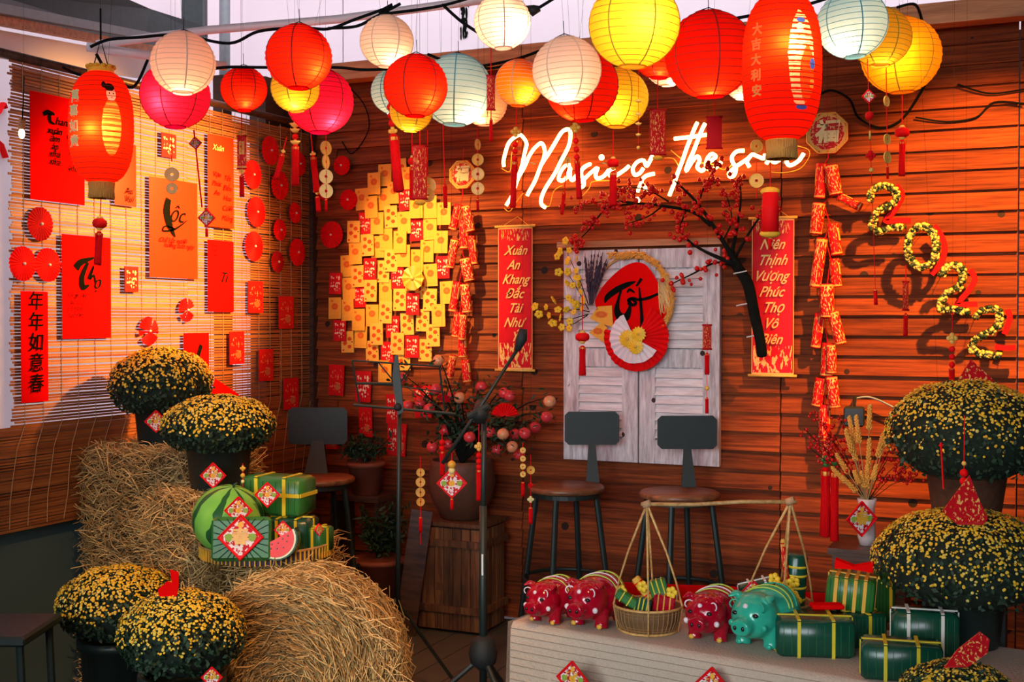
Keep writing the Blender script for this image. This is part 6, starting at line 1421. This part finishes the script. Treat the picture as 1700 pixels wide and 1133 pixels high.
# ================================================================== STOOLS
def stool(px, py, label, back, tz_=.75, srx=.175, plate=None, rz=YAW):
    p = ZP(px, py, tz_); o = thing('bar_stool', label, 'stool', (p.x, p.y, 0), rz, 'wooden seated bar stools')
    obj('seat', MB().lathe([(srx*.9, tz_-.03), (srx, tz_-.022), (srx, tz_-.006), (srx*.95, tz_)], 32), 'seat_wood', o, True)
    for q in range(4):
        a = q*PI/2+PI/4+.42; obj('leg', MB().tube([(.14*math.cos(a), .14*math.sin(a), tz_-.03), (.235*math.cos(a), .235*math.sin(a), .004)], .013, 8), 'black_metal', o)
    obj('footrest', MB().tube([(.193*math.cos(a), .193*math.sin(a), .33) for a in np.linspace(0, 2*PI, 33)], .009, 8, False), 'black_metal', o, True)
    obj('under_ring', MB().openlathe([(srx*.85, tz_-.05), (srx*.88, tz_-.05), (srx*.88, tz_-.03), (srx*.85, tz_-.03), (srx*.85, tz_-.05)], 28), 'black_metal', o)
    bx, bz, bw, bh, pw = back
    V = []
    for (z, w_, y) in ((tz_-.01, pw*1.3, .13), (bz-bh*.3, pw*.55, .19)): V += [(bx-w_, y-.006, z), (bx+w_, y-.006, z), (bx+w_, y+.006, z), (bx-w_, y+.006, z)]
    obj('back_post', MB().add(V, [(0, 1, 5, 4), (1, 2, 6, 5), (2, 3, 7, 6), (3, 0, 4, 7), (0, 3, 2, 1), (4, 5, 6, 7)]), 'black_metal', o)
    c = .018; P = [(-bw/2+c, -bh/2), (bw/2-c, -bh/2), (bw/2, -bh/2+c), (bw/2, bh/2-c), (bw/2-c, bh/2), (-bw/2+c, bh/2), (-bw/2, bh/2-c), (-bw/2, -bh/2+c)]
    V = []; n = 8; b = MB(); bow = .03
    obj('backrest', b.prism([(x, z) for x, z in P], -.007, .007), 'black_metal', o, False, (bx, .185, bz))
k = 5.52/F; stool(940, 806, 'bar stool in front of the left shutter leaf', (.128, .75+(802-718)*k*1.04, 92*k, 56*k, .024)); k = 5.35/F; stool(1128, 816, 'bar stool in front of the right shutter leaf', (.060, .75+(812-725)*k*1.03, 100*k, 56*k, .026))
k = 5.8/F; stool(528, 792, 'bar stool in the corner with a wide post, behind the tray', (-.03, .75+(788-713)*k*1.04, 100*k, 62*k, .045))

# ================================================================== STANDS
mt = 4.7; q0 = D(655, 690, mt); ms_ = thing('music_stand', 'black folding music stand with an empty wire desk', 'music stand', (q0.x, q0.y, 0), YAW); km = mt/F
def mp(x, y, dy=0): return Vector(((560+x/2.98-655)*km, dy, 1.5-(540+y/2.98-530)*km))
for nm, pts, r in (('desk_top_bar', [(75,175),(290,190),(510,205)], .004), ('desk_bottom_bar', [(80,395),(310,415),(585,440)], .006), ('desk_side_bar', [(75,175),(110,390)], .004), ('desk_side_bar', [(505,205),(532,432)], .004), ('desk_strut', [(200,180),(285,285)], .003), ('desk_strut', [(370,195),(310,290)], .003), ('desk_middle_bar', [(90,285),(280,300),(520,330)], .003), ('desk_strut', [(330,300),(520,415)], .0018), ('ledge', [(100, 288), (280, 290)], .006)):
    obj(nm, MB().tube([mp(*p) for p in pts], r, 6), 'black_metal', ms_)
obj('desk_spine', MB().prism([tuple(mp(*p))[::2] for p in [(285,150),(300,150),(318,300),(328,430),(300,445),(280,320),(274,250)]], -.01, .01), 'black_metal', ms_)
obj('pole', MB().tube([mp(305, 430, .02), Vector((mp(300, 900).x, .02, .75)), Vector((mp(293, 1000).x, .02, .25))], [.009, .009, .011], 10), 'black_metal', ms_, True)
obj('clamp_knob', MB().ball(mp(300, 405, -.01), .016, 10, 8), 'black_rubber', ms_, True)
for a in (.4, 2.5, 4.6): obj('leg', MB().tube([(0, .02, .40), (.27*math.cos(a), .02+.27*math.sin(a), .012)], .007, 8), 'black_metal', ms_)
t2 = 4.25; r0 = D(802, 900, t2); st = thing('microphone_stand', 'black microphone boom stand left of the burlap table', 'microphone stand', (r0.x, r0.y, 0), YAW); kk = t2/F
def sp_(x, y, dy=0): return Vector(((x-802)*kk, dy, 1.5-(y-530)*kk))
obj('pole', MB().tube([sp_(804, 682), sp_(802, 900)], .0095, 12), 'black_metal', st, True); obj('lower_pole', MB().tube([sp_(802, 840), Vector((0, 0, .20))], .0135, 12), 'black_metal', st, True)
obj('boom', MB().tube([sp_(735, 768, -.03), sp_(797, 676, -.03), sp_(862, 575, -.03)], .0065, 10), 'black_metal', st, True)
obj('microphone_clip', MB().tube([sp_(858, 582, -.03), sp_(866, 562, -.03), sp_(869, 546, -.03)], [.010, .020, .013], 12), 'black_rubber', st, True)
obj('boom_clamp', MB().tube([sp_(797, 690, -.05), sp_(800, 675, .03)], .028, 14), 'black_rubber', st, True); obj('clamp_lever', MB().tube([sp_(778, 690, -.04), sp_(812, 672, -.05)], .012, 8), 'black_rubber', st)
hub = Vector((0, 0, 1.5-(1085-530)*kk)); obj('hub', MB().lathe([(.018, -.06), (.045, -.035), (.052, 0), (.040, .045), (.018, .06)], 18, tuple(hub)), 'black_rubber', st, True)
for a in (3.25, 5.2, 1.2): obj('leg', MB().tube([hub+Vector((0, 0, -.01)), Vector((.36*math.cos(a), .36*math.sin(a), .012))], .010, 8), 'black_metal', st); obj('rubber_foot', MB().tube([Vector((.345*math.cos(a), .345*math.sin(a), .018)), Vector((.375*math.cos(a), .375*math.sin(a), .010))], .0135, 8), 'black_rubber', st)
obj('pole_label', MB().box(tuple(sp_(801, 937, -.0145)), (.006, .002, .075)), 'label_white', st)
# bench bottom left
bq = D(30, 1050, 3.75); bn = thing('low_bench', 'dark low metal bench at the bottom left edge', 'bench', (bq.x, bq.y, 0), YAW)
hb = 1.5-(1046-530)/F*3.75
obj('bench_top', MB().rbox((-.08, 0, hb), (.32, .30, .032), .008), 'black_metal', bn); obj('bench_end', MB().box((-.16, -.153, hb), (.16, .006, .026)), 'grey_metal', bn)
for sx in (-.20, .05):
    for sy in (-.11, .12): obj('leg', MB().tube([(sx, sy, hb-.02), (sx+.02, sy, .004)], .013, 8), 'black_metal', bn)
bpy.data.objects.remove(_to)
